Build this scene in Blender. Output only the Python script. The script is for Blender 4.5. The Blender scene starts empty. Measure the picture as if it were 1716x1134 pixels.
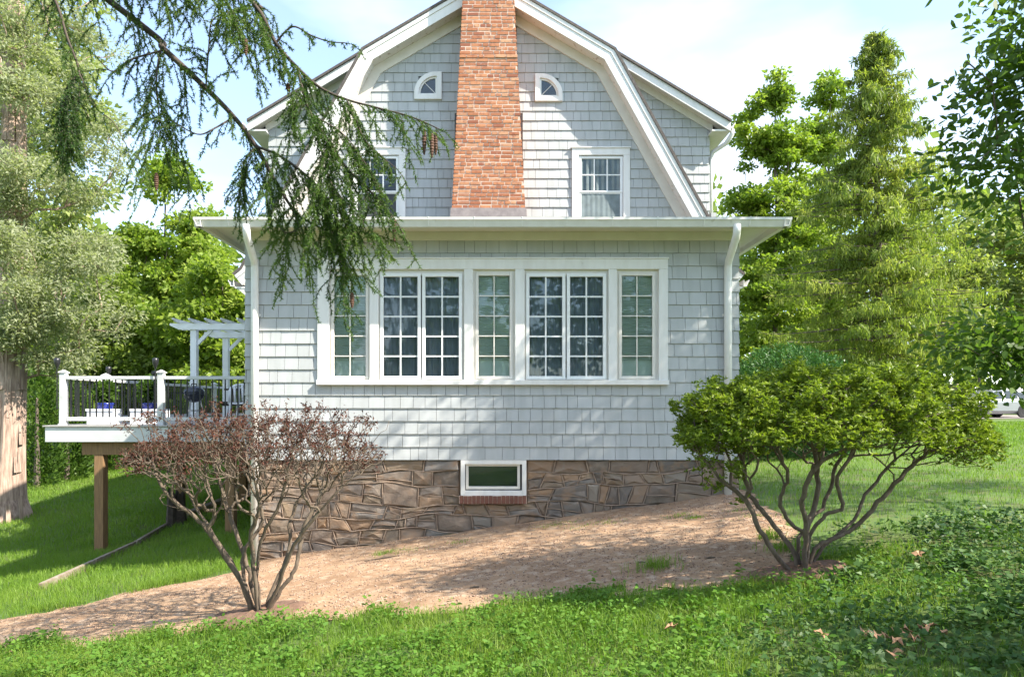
import bpy, math, random
import numpy as np
from mathutils import Vector

# ------------------------------------------------------------------ camera, sky, sun, exposure
SC = bpy.context.scene
COL = SC.collection
F, CX, CY, EYE = 1144.0, 830.0, 680.0, 0.75        # focal length in photo pixels, vanishing point, eye height
cam_d = bpy.data.cameras.new('camera'); cam = bpy.data.objects.new('camera', cam_d); COL.objects.link(cam)
cam_d.sensor_width = 36; cam_d.lens = 24
cam_d.shift_x = (858 - CX) / 1716; cam_d.shift_y = (CY - 567) / 1716
cam_d.clip_end = 2000; cam_d.clip_start = 0.05
cam.location = (0, 0, EYE); cam.rotation_euler = (math.pi / 2, 0, 0)
SC.camera = cam

SUN = Vector((2.6, -1.15, 2.75)).normalized()
sun_el = math.asin(SUN.z); sun_az = math.atan2(SUN.x, SUN.y)
sd = bpy.data.lights.new('sun', 'SUN'); sd.energy = 4.3; sd.angle = math.radians(0.5); sd.color = (1.0, 0.93, 0.82)
so = bpy.data.objects.new('sun', sd); COL.objects.link(so); so.location = (20, -10, 30)
so.rotation_euler = SUN.to_track_quat('Z', 'Y').to_euler()

W = bpy.data.worlds.new('World'); SC.world = W; W.use_nodes = True
nt = W.node_tree; nt.nodes.clear()
wo = nt.nodes.new('ShaderNodeOutputWorld'); bg = nt.nodes.new('ShaderNodeBackground')
sky = nt.nodes.new('ShaderNodeTexSky'); sky.sky_type = 'NISHITA'; sky.sun_disc = False
sky.sun_elevation = sun_el; sky.sun_rotation = sun_az; sky.air_density = 1.0; sky.dust_density = 0.6; sky.ozone_density = 1.2
tc = nt.nodes.new('ShaderNodeTexCoord'); mp = nt.nodes.new('ShaderNodeMapping')
mp.inputs['Scale'].default_value = (1.0, 1.0, 2.6); mp.inputs['Location'].default_value = (0.35, 0.2, 0.55)
nz = nt.nodes.new('ShaderNodeTexNoise'); nz.inputs['Scale'].default_value = 2.1; nz.inputs['Detail'].default_value = 5; nz.inputs['Roughness'].default_value = 0.5
cr = nt.nodes.new('ShaderNodeValToRGB'); cr.color_ramp.elements[0].position = 0.44; cr.color_ramp.elements[1].position = 0.72
cr.color_ramp.elements[0].color = (0.12, 0.12, 0.12, 1); cr.color_ramp.elements[1].color = (0.85, 0.85, 0.85, 1)
mx = nt.nodes.new('ShaderNodeMix'); mx.data_type = 'RGBA'
mx.inputs[7].default_value = (3.7, 4.0, 4.5, 1)
L_ = nt.links.new
L_(tc.outputs['Generated'], mp.inputs['Vector']); L_(mp.outputs['Vector'], nz.inputs['Vector']); L_(nz.outputs['Fac'], cr.inputs['Fac'])
L_(cr.outputs['Color'], mx.inputs[0]); L_(sky.outputs['Color'], mx.inputs[6]); L_(mx.outputs[2], bg.inputs['Color'])
bg.inputs['Strength'].default_value = 0.15
L_(bg.outputs['Background'], wo.inputs['Surface'])
SC.view_settings.view_transform = 'Standard'; SC.view_settings.look = 'None'
SC.view_settings.exposure = 1.58; SC.view_settings.gamma = 1
SC.view_settings.use_curve_mapping = False

R = random.Random(7)
NR = np.random.default_rng(11)

# ------------------------------------------------------------------ ground shape and pixel helpers
def gz(x, y):
    x = np.asarray(x, float); y = np.asarray(y, float)
    xs = np.where(x > 3.4, 3.4 + 2.0 * (1 - np.exp(-np.clip(x - 3.4, 0, 200) / 2.0)), x)
    xs = np.where(x < -8, -8 - 3 * (1 - np.exp(np.clip(x + 8, -200, 0) / 3)), xs)
    z = -0.95 + 0.14 * xs
    w = np.clip((-3 - x) / 3.0, 0, 1); w = w * w * (3 - 2 * w)
    yy = np.clip(y - 12.5, 0, 26); rise = np.where(yy < 2, yy * yy / 4, yy - 1) * 0.098
    z = z + w * rise
    wr = np.clip((x - 3) / 3.0, 0, 1)
    z = z + wr * 0.0115 * np.clip(y - 9.5, 0, 60)
    return z
def g1(x, y): return float(gz(x, y))
def P(x, y, Y): return Vector(((x - CX) * Y / F, Y, EYE + (CY - y) * Y / F))
def gpix(x, y):                                       # where a pixel's ray meets the ground
    t = np.linspace(1.5, 90, 9000)
    X = (x - CX) / F * t; Z = EYE + (CY - y) / F * t
    k = int(np.argmax(Z < gz(X, t)))
    return Vector((X[k], t[k], g1(X[k], t[k])))

# ------------------------------------------------------------------ materials
def _nodes(name):
    m = bpy.data.materials.new(name); m.use_nodes = True; n = m.node_tree; n.nodes.clear()
    return m, n, n.nodes.new, n.links.new
def rgba(c): return (c[0], c[1], c[2], 1)
def rnd_socket(n, N, L):
    a = N('ShaderNodeAttribute'); a.attribute_name = 'rnd'; o = N('ShaderNodeObjectInfo')
    s = N('ShaderNodeMath'); s.operation = 'ADD'; L(a.outputs['Fac'], s.inputs[0]); L(o.outputs['Random'], s.inputs[1])
    f = N('ShaderNodeMath'); f.operation = 'FRACT'; L(s.outputs[0], f.inputs[0]); return f.outputs[0]
def mixrgb(N, L, fac, a, b, mode='MIX'):
    m = N('ShaderNodeMix'); m.data_type = 'RGBA'; m.blend_type = mode
    for i, v in ((0, fac), (6, a), (7, b)):
        if hasattr(v, 'is_linked'): L(v, m.inputs[i])
        elif i == 0: m.inputs[0].default_value = v
        else: m.inputs[i].default_value = rgba(v)
    return m.outputs[2]
def noise(N, L, scale, detail=4, rough=0.55, stretch=None):
    t = N('ShaderNodeTexCoord'); x = N('ShaderNodeTexNoise'); x.inputs['Scale'].default_value = scale
    x.inputs['Detail'].default_value = detail; x.inputs['Roughness'].default_value = rough
    g = N('ShaderNodeNewGeometry')
    if stretch:
        mpp = N('ShaderNodeMapping'); mpp.inputs['Scale'].default_value = stretch
        L(g.outputs['Position'], mpp.inputs['Vector']); L(mpp.outputs['Vector'], x.inputs['Vector'])
    else: L(g.outputs['Position'], x.inputs['Vector'])
    return x.outputs['Fac']
def ramp(N, L, s, lo, hi):
    r = N('ShaderNodeMapRange'); r.inputs['From Min'].default_value = lo; r.inputs['From Max'].default_value = hi; r.clamp = True
    L(s, r.inputs['Value']); return r.outputs['Result']
def pmat(name, c1, c2=None, scale=6, rough=0.6, bump=0.0, bscale=60, var=0.0, palette=None, stretch=None, spec=0.4,
         metal=0.0, lo=0.35, hi=0.65, bstretch=None, dirt=None):
    m, n, N, L = _nodes(name)
    out = N('ShaderNodeOutputMaterial'); p = N('ShaderNodeBsdfPrincipled')
    col = c1
    if palette:
        cr = N('ShaderNodeValToRGB'); cr.color_ramp.interpolation = 'LINEAR'
        e = cr.color_ramp.elements
        while len(e) < len(palette): e.new(0.5)
        for i, c in enumerate(palette): e[i].position = i / max(1, len(palette) - 1); e[i].color = rgba(c)
        L(rnd_socket(n, N, L), cr.inputs['Fac']); col = cr.outputs['Color']
    if c2 is not None:
        col = mixrgb(N, L, ramp(N, L, noise(N, L, scale, stretch=stretch), lo, hi), col, c2)
    if var:
        v = ramp(N, L, rnd_socket(n, N, L), 0, 1)
        a = N('ShaderNodeMapRange'); a.inputs['To Min'].default_value = 1 - var; a.inputs['To Max'].default_value = 1 + var; L(v, a.inputs['Value'])
        cc = N('ShaderNodeCombineColor')
        for i in range(3): L(a.outputs['Result'], cc.inputs[i])
        col = mixrgb(N, L, 1.0, col, cc.outputs[0], 'MULTIPLY')
    if dirt:                                           # (colour, scale, lo, hi) blotchy soil with its own shape
        col = mixrgb(N, L, ramp(N, L, noise(N, L, dirt[1], 6), dirt[2], dirt[3]), col, dirt[0])
    if hasattr(col, 'is_linked'): L(col, p.inputs['Base Color'])
    else: p.inputs['Base Color'].default_value = rgba(col)
    p.inputs['Roughness'].default_value = rough; p.inputs['Metallic'].default_value = metal
    p.inputs['Specular IOR Level'].default_value = spec
    if bump:
        b = N('ShaderNodeBump'); b.inputs['Strength'].default_value = min(1, bump * 10); b.inputs['Distance'].default_value = 0.01 * bump * 10
        L(noise(N, L, bscale, 5, 0.6, bstretch), b.inputs['Height']); L(b.outputs['Normal'], p.inputs['Normal'])
    L(p.outputs[0], out.inputs['Surface'])
    return m
def leafmat(name, cols, trans=0.35, rough=0.45, spec=0.3, tint=(1.15, 1.25, 0.6)):
    m, n, N, L = _nodes(name)
    out = N('ShaderNodeOutputMaterial'); p = N('ShaderNodeBsdfPrincipled'); t = N('ShaderNodeBsdfTranslucent'); mxs = N('ShaderNodeMixShader')
    cr = N('ShaderNodeValToRGB'); e = cr.color_ramp.elements
    while len(e) < len(cols): e.new(0.5)
    for i, c in enumerate(cols): e[i].position = i / max(1, len(cols) - 1); e[i].color = rgba(c)
    a = N('ShaderNodeAttribute'); a.attribute_name = 'rnd'; L(a.outputs['Fac'], cr.inputs['Fac'])
    L(cr.outputs['Color'], p.inputs['Base Color'])
    tc2 = mixrgb(N, L, 1.0, cr.outputs['Color'], tint, 'MULTIPLY'); L(tc2, t.inputs['Color'])
    p.inputs['Roughness'].default_value = rough; p.inputs['Specular IOR Level'].default_value = spec
    mxs.inputs[0].default_value = trans
    L(p.outputs[0], mxs.inputs[1]); L(t.outputs[0], mxs.inputs[2]); L(mxs.outputs[0], out.inputs['Surface'])
    return m
def glassmat(name, refl=0.9, tint=(0.9, 0.95, 0.95)):
    m, n, N, L = _nodes(name)
    out = N('ShaderNodeOutputMaterial'); g = N('ShaderNodeBsdfGlossy'); g.inputs['Roughness'].default_value = 0.02
    g.inputs['Color'].default_value = (refl, refl, refl, 1)
    t = N('ShaderNodeBsdfTransparent'); t.inputs['Color'].default_value = rgba(tint)
    fr = N('ShaderNodeFresnel'); fr.inputs['IOR'].default_value = 1.5; ms = N('ShaderNodeMixShader')
    L(fr.outputs[0], ms.inputs[0]); L(t.outputs[0], ms.inputs[1]); L(g.outputs[0], ms.inputs[2]); L(ms.outputs[0], out.inputs['Surface'])
    return m

M = {}
M['siding'] = pmat('painted_shingle', (0.435, 0.452, 0.45), (0.375, 0.392, 0.385), 2.2, 0.62, 0.012, 90, var=0.055, bstretch=(0.25, 1, 1.8), stretch=(3.5, 3.5, .6), lo=.4, hi=.75)
M['siding_back'] = pmat('sheathing', (0.16, 0.165, 0.165), rough=0.8)
M['white'] = pmat('white_paint', (0.76, 0.75, 0.72), (0.68, 0.665, 0.625), 3.0, 0.42, 0.006, 70, lo=0.4, hi=0.75, stretch=(3, 3, .8), dirt=((0.50, 0.47, 0.41), 7, 0.68, 0.85))
M['cream'] = pmat('cream_paint', (0.72, 0.69, 0.63), (0.66, 0.63, 0.57), 4, 0.5, 0.006, 60)
M['vinyl'] = pmat('white_vinyl', (0.80, 0.81, 0.80), (0.76, 0.77, 0.75), 3, 0.35)
M['gutter'] = pmat('gutter_metal', (0.70, 0.69, 0.65), (0.64, 0.63, 0.58), 7, 0.35, dirt=((0.42, 0.40, 0.34), 9, 0.66, 0.82))
M['peel'] = pmat('peeling_paint', (0.74, 0.72, 0.68), (0.42, 0.33, 0.25), 14, 0.7, 0.02, 50, lo=0.60, hi=0.70)
M['roof'] = pmat('asphalt_shingle', (0.075, 0.065, 0.06), (0.12, 0.105, 0.095), 25, 0.9, 0.05, 120)
M['brick'] = pmat('red_brick', (0, 0, 0), (0.26, 0.085, 0.045), 14, 0.85, 0.03, 110, palette=[(0.29, 0.10, 0.045), (0.41, 0.165, 0.075), (0.47, 0.21, 0.10), (0.34, 0.125, 0.055), (0.50, 0.27, 0.15), (0.25, 0.085, 0.045), (0.43, 0.175, 0.08)], lo=0.5, hi=0.7, dirt=((0.45, 0.36, 0.31), 30, 0.62, 0.74))
M['mortar'] = pmat('brick_mortar', (0.62, 0.49, 0.40), (0.48, 0.36, 0.28), 30, 0.95, 0.03, 150)
M['lead'] = pmat('lead_flashing', (0.17, 0.145, 0.14), (0.23, 0.20, 0.19), 12, 0.6, 0.02, 30)
M['stone'] = pmat('field_stone', (0, 0, 0), (0.24, 0.195, 0.155), 9, 0.95, 0.1, 16, palette=[(0.19, 0.155, 0.12), (0.27, 0.20, 0.135), (0.12, 0.108, 0.095), (0.31, 0.20, 0.12), (0.22, 0.20, 0.18), (0.235, 0.165, 0.115), (0.16, 0.148, 0.135), (0.28, 0.235, 0.185)], lo=0.48, hi=0.72, dirt=((0.27, 0.185, 0.125), 5, 0.52, 0.68), spec=.1)
M['pointing'] = pmat('stone_pointing', (0.36, 0.27, 0.20), (0.22, 0.16, 0.12), 9, 0.95, 0.03, 80)
M['stone_bed'] = pmat('stone_bed', (0.24, 0.17, 0.125), (0.19, 0.135, 0.10), 12, 0.95, 0.06, 60)
M['sillbrick'] = pmat('sill_brick', (0, 0, 0), (0.17, 0.075, 0.05), 25, 0.85, 0.03, 110, palette=[(0.19, 0.075, 0.05), (0.15, 0.06, 0.042), (0.22, 0.10, 0.07)])
M['glass'] = glassmat('window_glass')
M['dark_curtain'] = pmat('grey_curtain', (0.29, 0.31, 0.365), (0.24, 0.255, 0.31), 6, 0.9)
M['pale_curtain'] = pmat('pale_curtain', (0.20, 0.245, 0.255), (0.15, 0.185, 0.19), 6, 0.9)
M['blind'] = pmat('window_blind', (0.78, 0.82, 0.77), rough=0.6)
M['screen'] = pmat('insect_screen', (0.05, 0.055, 0.06), rough=0.8)
M['room'] = pmat('room_shell', (0.10, 0.10, 0.10), rough=0.9)
M['lumber'] = pmat('treated_lumber', (0.27, 0.16, 0.075), (0.19, 0.11, 0.055), 7, 0.8, 0.03, 40, stretch=(6, 6, 0.6), bstretch=(4, 4, 0.4))
M['oldwood'] = pmat('weathered_timber', (0.20, 0.145, 0.10), (0.30, 0.26, 0.21), 8, 0.9, 0.05, 40)
M['deck_trim'] = pmat('grey_white_trim', (0.60, 0.605, 0.60), (0.53, 0.535, 0.53), 3, 0.5, dirt=((0.42, 0.41, 0.38), 6, 0.62, 0.8))
M['deckboard'] = pmat('composite_board', (0.42, 0.40, 0.37), (0.36, 0.34, 0.32), 8, 0.7)
M['black'] = pmat('black_metal', (0.018, 0.018, 0.02), rough=0.35, spec=0.5)
M['enamel'] = pmat('black_enamel', (0.02, 0.025, 0.04), rough=0.15, spec=0.6)
M['darkwood'] = pmat('dark_stained_wood', (0.045, 0.03, 0.022), (0.07, 0.05, 0.035), 9, 0.6)
M['plastic'] = pmat('white_plastic', (0.78, 0.79, 0.82), rough=0.4)
M['blue'] = pmat('blue_glaze', (0.015, 0.03, 0.25), rough=0.2, spec=0.6)
M['dirt'] = pmat('bare_dirt', (0.37, 0.245, 0.15), (0.27, 0.17, 0.102), 1.9, 0.95, 0.1, 28, spec=.1, dirt=((0.45, 0.335, 0.235), 9, 0.5, 0.7))
M['soil'] = pmat('turned_soil', (0.13, 0.075, 0.05), (0.20, 0.12, 0.08), 12, 0.95, 0.08, 50)
M['lawn'] = pmat('lawn_ground', (0.09, 0.15, 0.03), (0.11, 0.10, 0.04), 3, 0.95, 0.08, 30, lo=0.45, hi=0.75)
M['gravel'] = pmat('gravel_chip', (0, 0, 0), rough=0.9, palette=[(0.23, 0.145, 0.10), (0.34, 0.23, 0.16), (0.44, 0.33, 0.25), (0.19, 0.115, 0.08), (0.30, 0.20, 0.135)])
M['bark_pale'] = pmat('shaggy_bark', (0.46, 0.345, 0.275), (0.22, 0.15, 0.115), 7, 0.95, 0.1, 12, stretch=(3.5, 3.5, 0.35), bstretch=(5, 5, 0.35))
M['bark'] = pmat('grey_bark', (0.16, 0.13, 0.10), (0.09, 0.07, 0.055), 9, 0.95, 0.06, 25, stretch=(3, 3, 0.5))
M['bark_dark'] = pmat('dark_bark', (0.055, 0.042, 0.035), (0.09, 0.07, 0.055), 12, 0.95, 0.05, 60)
M['bark_shrub'] = pmat('shrub_bark', (0.155, 0.12, 0.085), (0.085, 0.062, 0.045), 16, 0.9, 0.05, 80, stretch=(2, 2, 0.5))
M['bark_azalea'] = pmat('dark_shrub_bark', (0.105, 0.075, 0.055), (0.17, 0.13, 0.10), 16, 0.9, 0.05, 80, stretch=(2, 2, 0.5))
M['asphalt'] = pmat('road_asphalt', (0.30, 0.26, 0.24), (0.24, 0.21, 0.2), 3, 0.9)
M['car'] = pmat('silver_car_paint', (0.27, 0.285, 0.30), rough=0.3, metal=0.5, spec=0.5)
M['car_glass'] = pmat('car_glass', (0.03, 0.04, 0.04), rough=0.04, spec=0.7)
M['tyre'] = pmat('tyre_rubber', (0.02, 0.02, 0.02), rough=0.8)
M['rim'] = pmat('alloy_rim', (0.55, 0.55, 0.56), rough=0.3, metal=0.8)
M['red_lens'] = pmat('red_lens', (0.35, 0.02, 0.02), rough=0.2)
M['lens'] = pmat('clear_lens', (0.7, 0.7, 0.7), rough=0.1)
M['tanstone'] = pmat('tan_stone', (0.40, 0.33, 0.22), (0.30, 0.25, 0.17), 5, 0.9, 0.05, 12)
M['greystone'] = pmat('grey_stone', (0, 0, 0), rough=0.9, palette=[(0.42, 0.37, 0.36), (0.55, 0.50, 0.48), (0.40, 0.26, 0.20), (0.5, 0.42, 0.38)])
M['cone'] = pmat('spruce_cone', (0.075, 0.035, 0.022), (0.12, 0.06, 0.038), 60, 0.7, 0.05, 120)
M['deadleaf'] = leafmat('dry_brown_leaf', [(0.045, 0.02, 0.015), (0.075, 0.031, 0.022), (0.12, 0.052, 0.034), (0.06, 0.025, 0.018)], 0.12, 0.7, 0.15, (1.2, 0.9, 0.7))
M['fallen'] = pmat('fallen_leaf', (0.42, 0.25, 0.14), (0.30, 0.16, 0.09), 20, 0.8, var=0.2)
M['azalea'] = leafmat('azalea_leaf', [(0.084, 0.132, 0.015), (0.144, 0.207, 0.022), (0.216, 0.287, 0.031), (0.300, 0.356, 0.044)], 0.42, 0.42, 0.35)
M['needle'] = leafmat('spruce_needle', [(0.030, 0.066, 0.020), (0.057, 0.114, 0.024), (0.103, 0.174, 0.033), (0.172, 0.240, 0.050)], 0.38, 0.5, 0.3)
M['cedar'] = leafmat('cedar_spray', [(0.207, 0.241, 0.111), (0.284, 0.319, 0.171), (0.361, 0.386, 0.250), (0.240, 0.286, 0.119)], 0.48, 0.6, 0.2)
M['leaf_mid'] = leafmat('midgreen_leaf', [(0.091, 0.144, 0.024), (0.150, 0.216, 0.036), (0.215, 0.282, 0.054), (0.286, 0.336, 0.084)], 0.48)
M['leaf_bright'] = leafmat('bright_leaf', [(0.104, 0.171, 0.024), (0.169, 0.256, 0.036), (0.247, 0.329, 0.048), (0.312, 0.378, 0.072)], 0.5)
M['leaf_pale'] = leafmat('pale_leaf', [(0.169, 0.213, 0.072), (0.247, 0.300, 0.096), (0.338, 0.375, 0.132)], 0.48)
M['leaf_dark'] = leafmat('dark_leaf', [(0.046, 0.092, 0.016), (0.075, 0.138, 0.022), (0.115, 0.190, 0.030)], 0.48)
M['spruce_far'] = leafmat('drooping_spruce', [(0.087, 0.142, 0.026), (0.160, 0.223, 0.042), (0.246, 0.304, 0.060), (0.362, 0.385, 0.096)], 0.5)
M['hedge'] = leafmat('hedge_sprig', [(0.046, 0.100, 0.018), (0.078, 0.150, 0.024), (0.130, 0.213, 0.036)], 0.35)
M['yew'] = leafmat('yew_sprig', [(0.032, 0.096, 0.025), (0.056, 0.144, 0.031), (0.096, 0.200, 0.042)], 0.2)
M['grass'] = leafmat('grass_blade', [(0.085, 0.165, 0.02), (0.125, 0.225, 0.026), (0.17, 0.28, 0.035), (0.24, 0.33, 0.06)], 0.45, 0.5)
M['clover'] = leafmat('clover_leaf', [(0.06, 0.14, 0.02), (0.095, 0.20, 0.026), (0.15, 0.265, 0.04)], 0.38, 0.6, 0.18)
M['ivy'] = leafmat('ivy_leaf', [(0.018, 0.05, 0.014), (0.035, 0.085, 0.02), (0.065, 0.135, 0.028), (0.12, 0.20, 0.045)], 0.25, 0.5, 0.25)

# ------------------------------------------------------------------ mesh helpers
def link(name, me, parent=None, mat=None):
    o = bpy.data.objects.new(name, me); COL.objects.link(o)
    if mat is not None: me.materials.append(M[mat] if isinstance(mat, str) else mat)
    if parent is not None:
        o.parent = parent
        o.matrix_parent_inverse = PINV.get(parent.name, parent.matrix_basis.inverted())
    return o
PINV = {}
def tag(o, label=None, cat=None, group=None, kind=None):
    if label: o['label'] = label
    if cat: o['category'] = cat
    if group: o['group'] = group
    if kind: o['kind'] = kind
    return o
def thing(name, loc, label, cat, group=None):
    o = bpy.data.objects.new(name, None); COL.objects.link(o); o.location = loc; o.empty_display_size = 0.2
    from mathutils import Matrix
    PINV[o.name] = Matrix.Translation(loc).inverted()
    return tag(o, label, cat, group)
class MB:
    def __init__(s): s.v = []; s.f = []; s.r = []
    def add(s, vs, fs, r=0.0):
        b = len(s.v); s.v += [tuple(v) for v in vs]; s.f += [tuple(i + b for i in f) for f in fs]; s.r += [r] * len(vs); return s
    def box(s, x0, x1, y0, y1, z0, z1, r=0.0):
        return s.add([(x0, y0, z0), (x1, y0, z0), (x1, y1, z0), (x0, y1, z0), (x0, y0, z1), (x1, y0, z1), (x1, y1, z1), (x0, y1, z1)],
                     [(0, 3, 2, 1), (4, 5, 6, 7), (0, 1, 5, 4), (1, 2, 6, 5), (2, 3, 7, 6), (3, 0, 4, 7)], r)
    def prism(s, poly, y0, y1, r=0.0):                # poly in (x, z), extruded along y
        n = len(poly); vs = [(x, y0, z) for x, z in poly] + [(x, y1, z) for x, z in poly]
        return s.add(vs, [tuple(range(n)), tuple(range(2 * n - 1, n - 1, -1))] + [(i + n, (i + 1) % n + n, (i + 1) % n, i) for i in range(n)], r)
    def tube(s, pts, rad, n=6, r=0.0, cap=True):
        pts = [Vector(p) for p in pts]; k = len(pts); vs = []; a = None
        for i, p in enumerate(pts):
            d = (pts[min(i + 1, k - 1)] - pts[max(i - 1, 0)])
            d = d.normalized() if d.length > 1e-9 else Vector((0, 0, 1))
            if a is None: a = d.orthogonal().normalized()
            else:
                a = a - d * a.dot(d); a = a.normalized() if a.length > 1e-6 else d.orthogonal().normalized()
            b = d.cross(a); q = rad[i] if hasattr(rad, '__len__') else rad
            for j in range(n):
                t = 2 * math.pi * j / n; vs.append(p + a * (q * math.cos(t)) + b * (q * math.sin(t)))
        fs = [(i * n + j, i * n + (j + 1) % n, (i + 1) * n + (j + 1) % n, (i + 1) * n + j) for i in range(k - 1) for j in range(n)]
        if cap: fs += [tuple(range(n - 1, -1, -1)), tuple(range((k - 1) * n, k * n))]
        return s.add(vs, fs, r)
    def lathe(s, prof, c, n=16, r=0.0):               # prof: (radius, z) list
        vs = [(c[0] + q * math.cos(2 * math.pi * j / n), c[1] + q * math.sin(2 * math.pi * j / n), c[2] + z) for q, z in prof for j in range(n)]
        fs = [(i * n + j, i * n + (j + 1) % n, (i + 1) * n + (j + 1) % n, (i + 1) * n + j) for i in range(len(prof) - 1) for j in range(n)]
        fs += [tuple(range(n - 1, -1, -1)), tuple(range((len(prof) - 1) * n, len(prof) * n))]
        return s.add(vs, fs, r)
    def mesh(s, name):
        me = bpy.data.meshes.new(name); me.from_pydata(s.v, [], s.f); 
        at = me.attributes.new('rnd', 'FLOAT', 'POINT'); at.data.foreach_set('value', np.array(s.r, np.float32))
        me.update(); return me
    def build(s, name, mat, parent=None, smooth=False, bevel=0):
        o = link(name, s.mesh(name), parent, mat)
        if smooth:
            for p in o.data.polygons: p.use_smooth = True
        if bevel:
            b = o.modifiers.new('bevel', 'BEVEL'); b.width = bevel; b.segments = 2; b.limit_method = 'ANGLE'
        return o
def np_mesh(name, V, faces_idx, sizes, rnd, mat, parent=None):
    me = bpy.data.meshes.new(name); V = np.asarray(V, np.float32).reshape(-1, 3)
    me.vertices.add(len(V)); me.vertices.foreach_set('co', V.ravel())
    li = np.asarray(faces_idx, np.int32).ravel(); sizes = np.asarray(sizes, np.int32)
    me.loops.add(len(li)); me.loops.foreach_set('vertex_index', li)
    me.polygons.add(len(sizes)); st = np.concatenate([[0], np.cumsum(sizes)[:-1]]).astype(np.int32)
    me.polygons.foreach_set('loop_start', st); me.polygons.foreach_set('loop_total', sizes)
    at = me.attributes.new('rnd', 'FLOAT', 'POINT'); at.data.foreach_set('value', np.asarray(rnd, np.float32).ravel())
    me.update(calc_edges=True)
    return link(name, me, parent, mat)
def unit(a): return a / np.maximum(1e-9, np.linalg.norm(a, axis=-1, keepdims=True))
TPL = {
 'diamond': [(0, 0, 0), (.45, -.5, .1), (1, 0, 0), (.45, .5, .1)],
 'oval': [(0, 0, 0), (.28, -.42, .06), (.68, -.40, .06), (1, 0, -.05), (.68, .40, .06), (.28, .42, .06)],
 'ivy': [(0, 0, 0), (-.08, -.34, .03), (.22, -.55, .05), (.48, -.27, .03), (1, 0, -.04), (.48, .27, .03), (.22, .55, .05), (-.08, .34, .03)],
 'tri': [(0, -.5, 0), (1, 0, 0), (0, .5, 0)],
}
def leaves(name, C, D, Nn, Ln, Wd, mat, parent=None, rnd=None, tpl='diamond'):
    C = np.asarray(C, float); n = len(C); D = unit(np.asarray(D, float)); S = unit(np.cross(D, Nn)); U = np.cross(S, D)
    Ln = np.broadcast_to(np.asarray(Ln, float), (n,)); Wd = np.broadcast_to(np.asarray(Wd, float), (n,))
    T = np.array(TPL[tpl]); k = len(T)
    V = C[:, None, :] + T[None, :, 0, None] * Ln[:, None, None] * D[:, None, :] + T[None, :, 1, None] * Wd[:, None, None] * S[:, None, :] + T[None, :, 2, None] * Ln[:, None, None] * U[:, None, :]
    if rnd is None: rnd = NR.random(n)
    return np_mesh(name, V, np.arange(n * k), np.full(n, k), np.repeat(np.clip(rnd, 0, 1), k), mat, parent)
def rdir(n, zb=0.0, zs=1.0):
    d = NR.normal(size=(n, 3)); d[:, 2] = d[:, 2] * zs + zb; return unit(d)
def blades(name, pts, h, w, lean, mat, parent=None, rnd=None):
    n = len(pts); a = NR.random(n) * 2 * np.pi; h = np.broadcast_to(h, (n,)); w = np.broadcast_to(w, (n,))
    sd_ = np.stack([np.cos(a), np.sin(a), np.zeros(n)], 1); b = NR.random(n) * 2 * np.pi
    ln = np.stack([np.cos(b), np.sin(b), np.zeros(n)], 1) * (lean * NR.random(n) * h)[:, None]
    up = np.zeros((n, 3)); up[:, 2] = 1
    base = pts - up * 0.01; mid = pts + up * (h * .55)[:, None] + ln * .3; tip = pts + up * (h * (1 - .25 * NR.random(n)))[:, None] + ln
    hw = (w * .5)[:, None] * sd_
    V = np.stack([base - hw, base + hw, mid + hw * .75, mid - hw * .75, tip], 1)
    o = np.arange(n)[:, None] * 5
    idx = np.concatenate([o + 0, o + 1, o + 2, o + 3, o + 3, o + 2, o + 4], 1)
    if rnd is None: rnd = NR.random(n)
    return np_mesh(name, V, idx, np.tile([4, 3], n), np.repeat(np.clip(rnd, 0, 1), 5), mat, parent)
def vnoise(x, y, s, seed=0):
    x = np.asarray(x) / s + seed * 17.3; y = np.asarray(y) / s + seed * 9.1
    xi = np.floor(x).astype(int); yi = np.floor(y).astype(int); fx = x - xi; fy = y - yi
    fx = fx * fx * (3 - 2 * fx); fy = fy * fy * (3 - 2 * fy)
    h = lambda a, b: (np.sin(a * 127.1 + b * 311.7 + seed) * 43758.5453) % 1.0
    return (h(xi, yi) * (1 - fx) + h(xi + 1, yi) * fx) * (1 - fy) + (h(xi, yi + 1) * (1 - fx) + h(xi + 1, yi + 1) * fx) * fy
def inpoly(x, y, poly):
    c = np.zeros(x.shape, bool); n = len(poly)
    for i in range(n):
        x0, y0 = poly[i]; x1, y1 = poly[(i + 1) % n]
        if y0 == y1: continue
        m = ((y0 > y) != (y1 > y)) & (x < (x1 - x0) * (y - y0) / (y1 - y0) + x0); c ^= m
    return c

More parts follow.
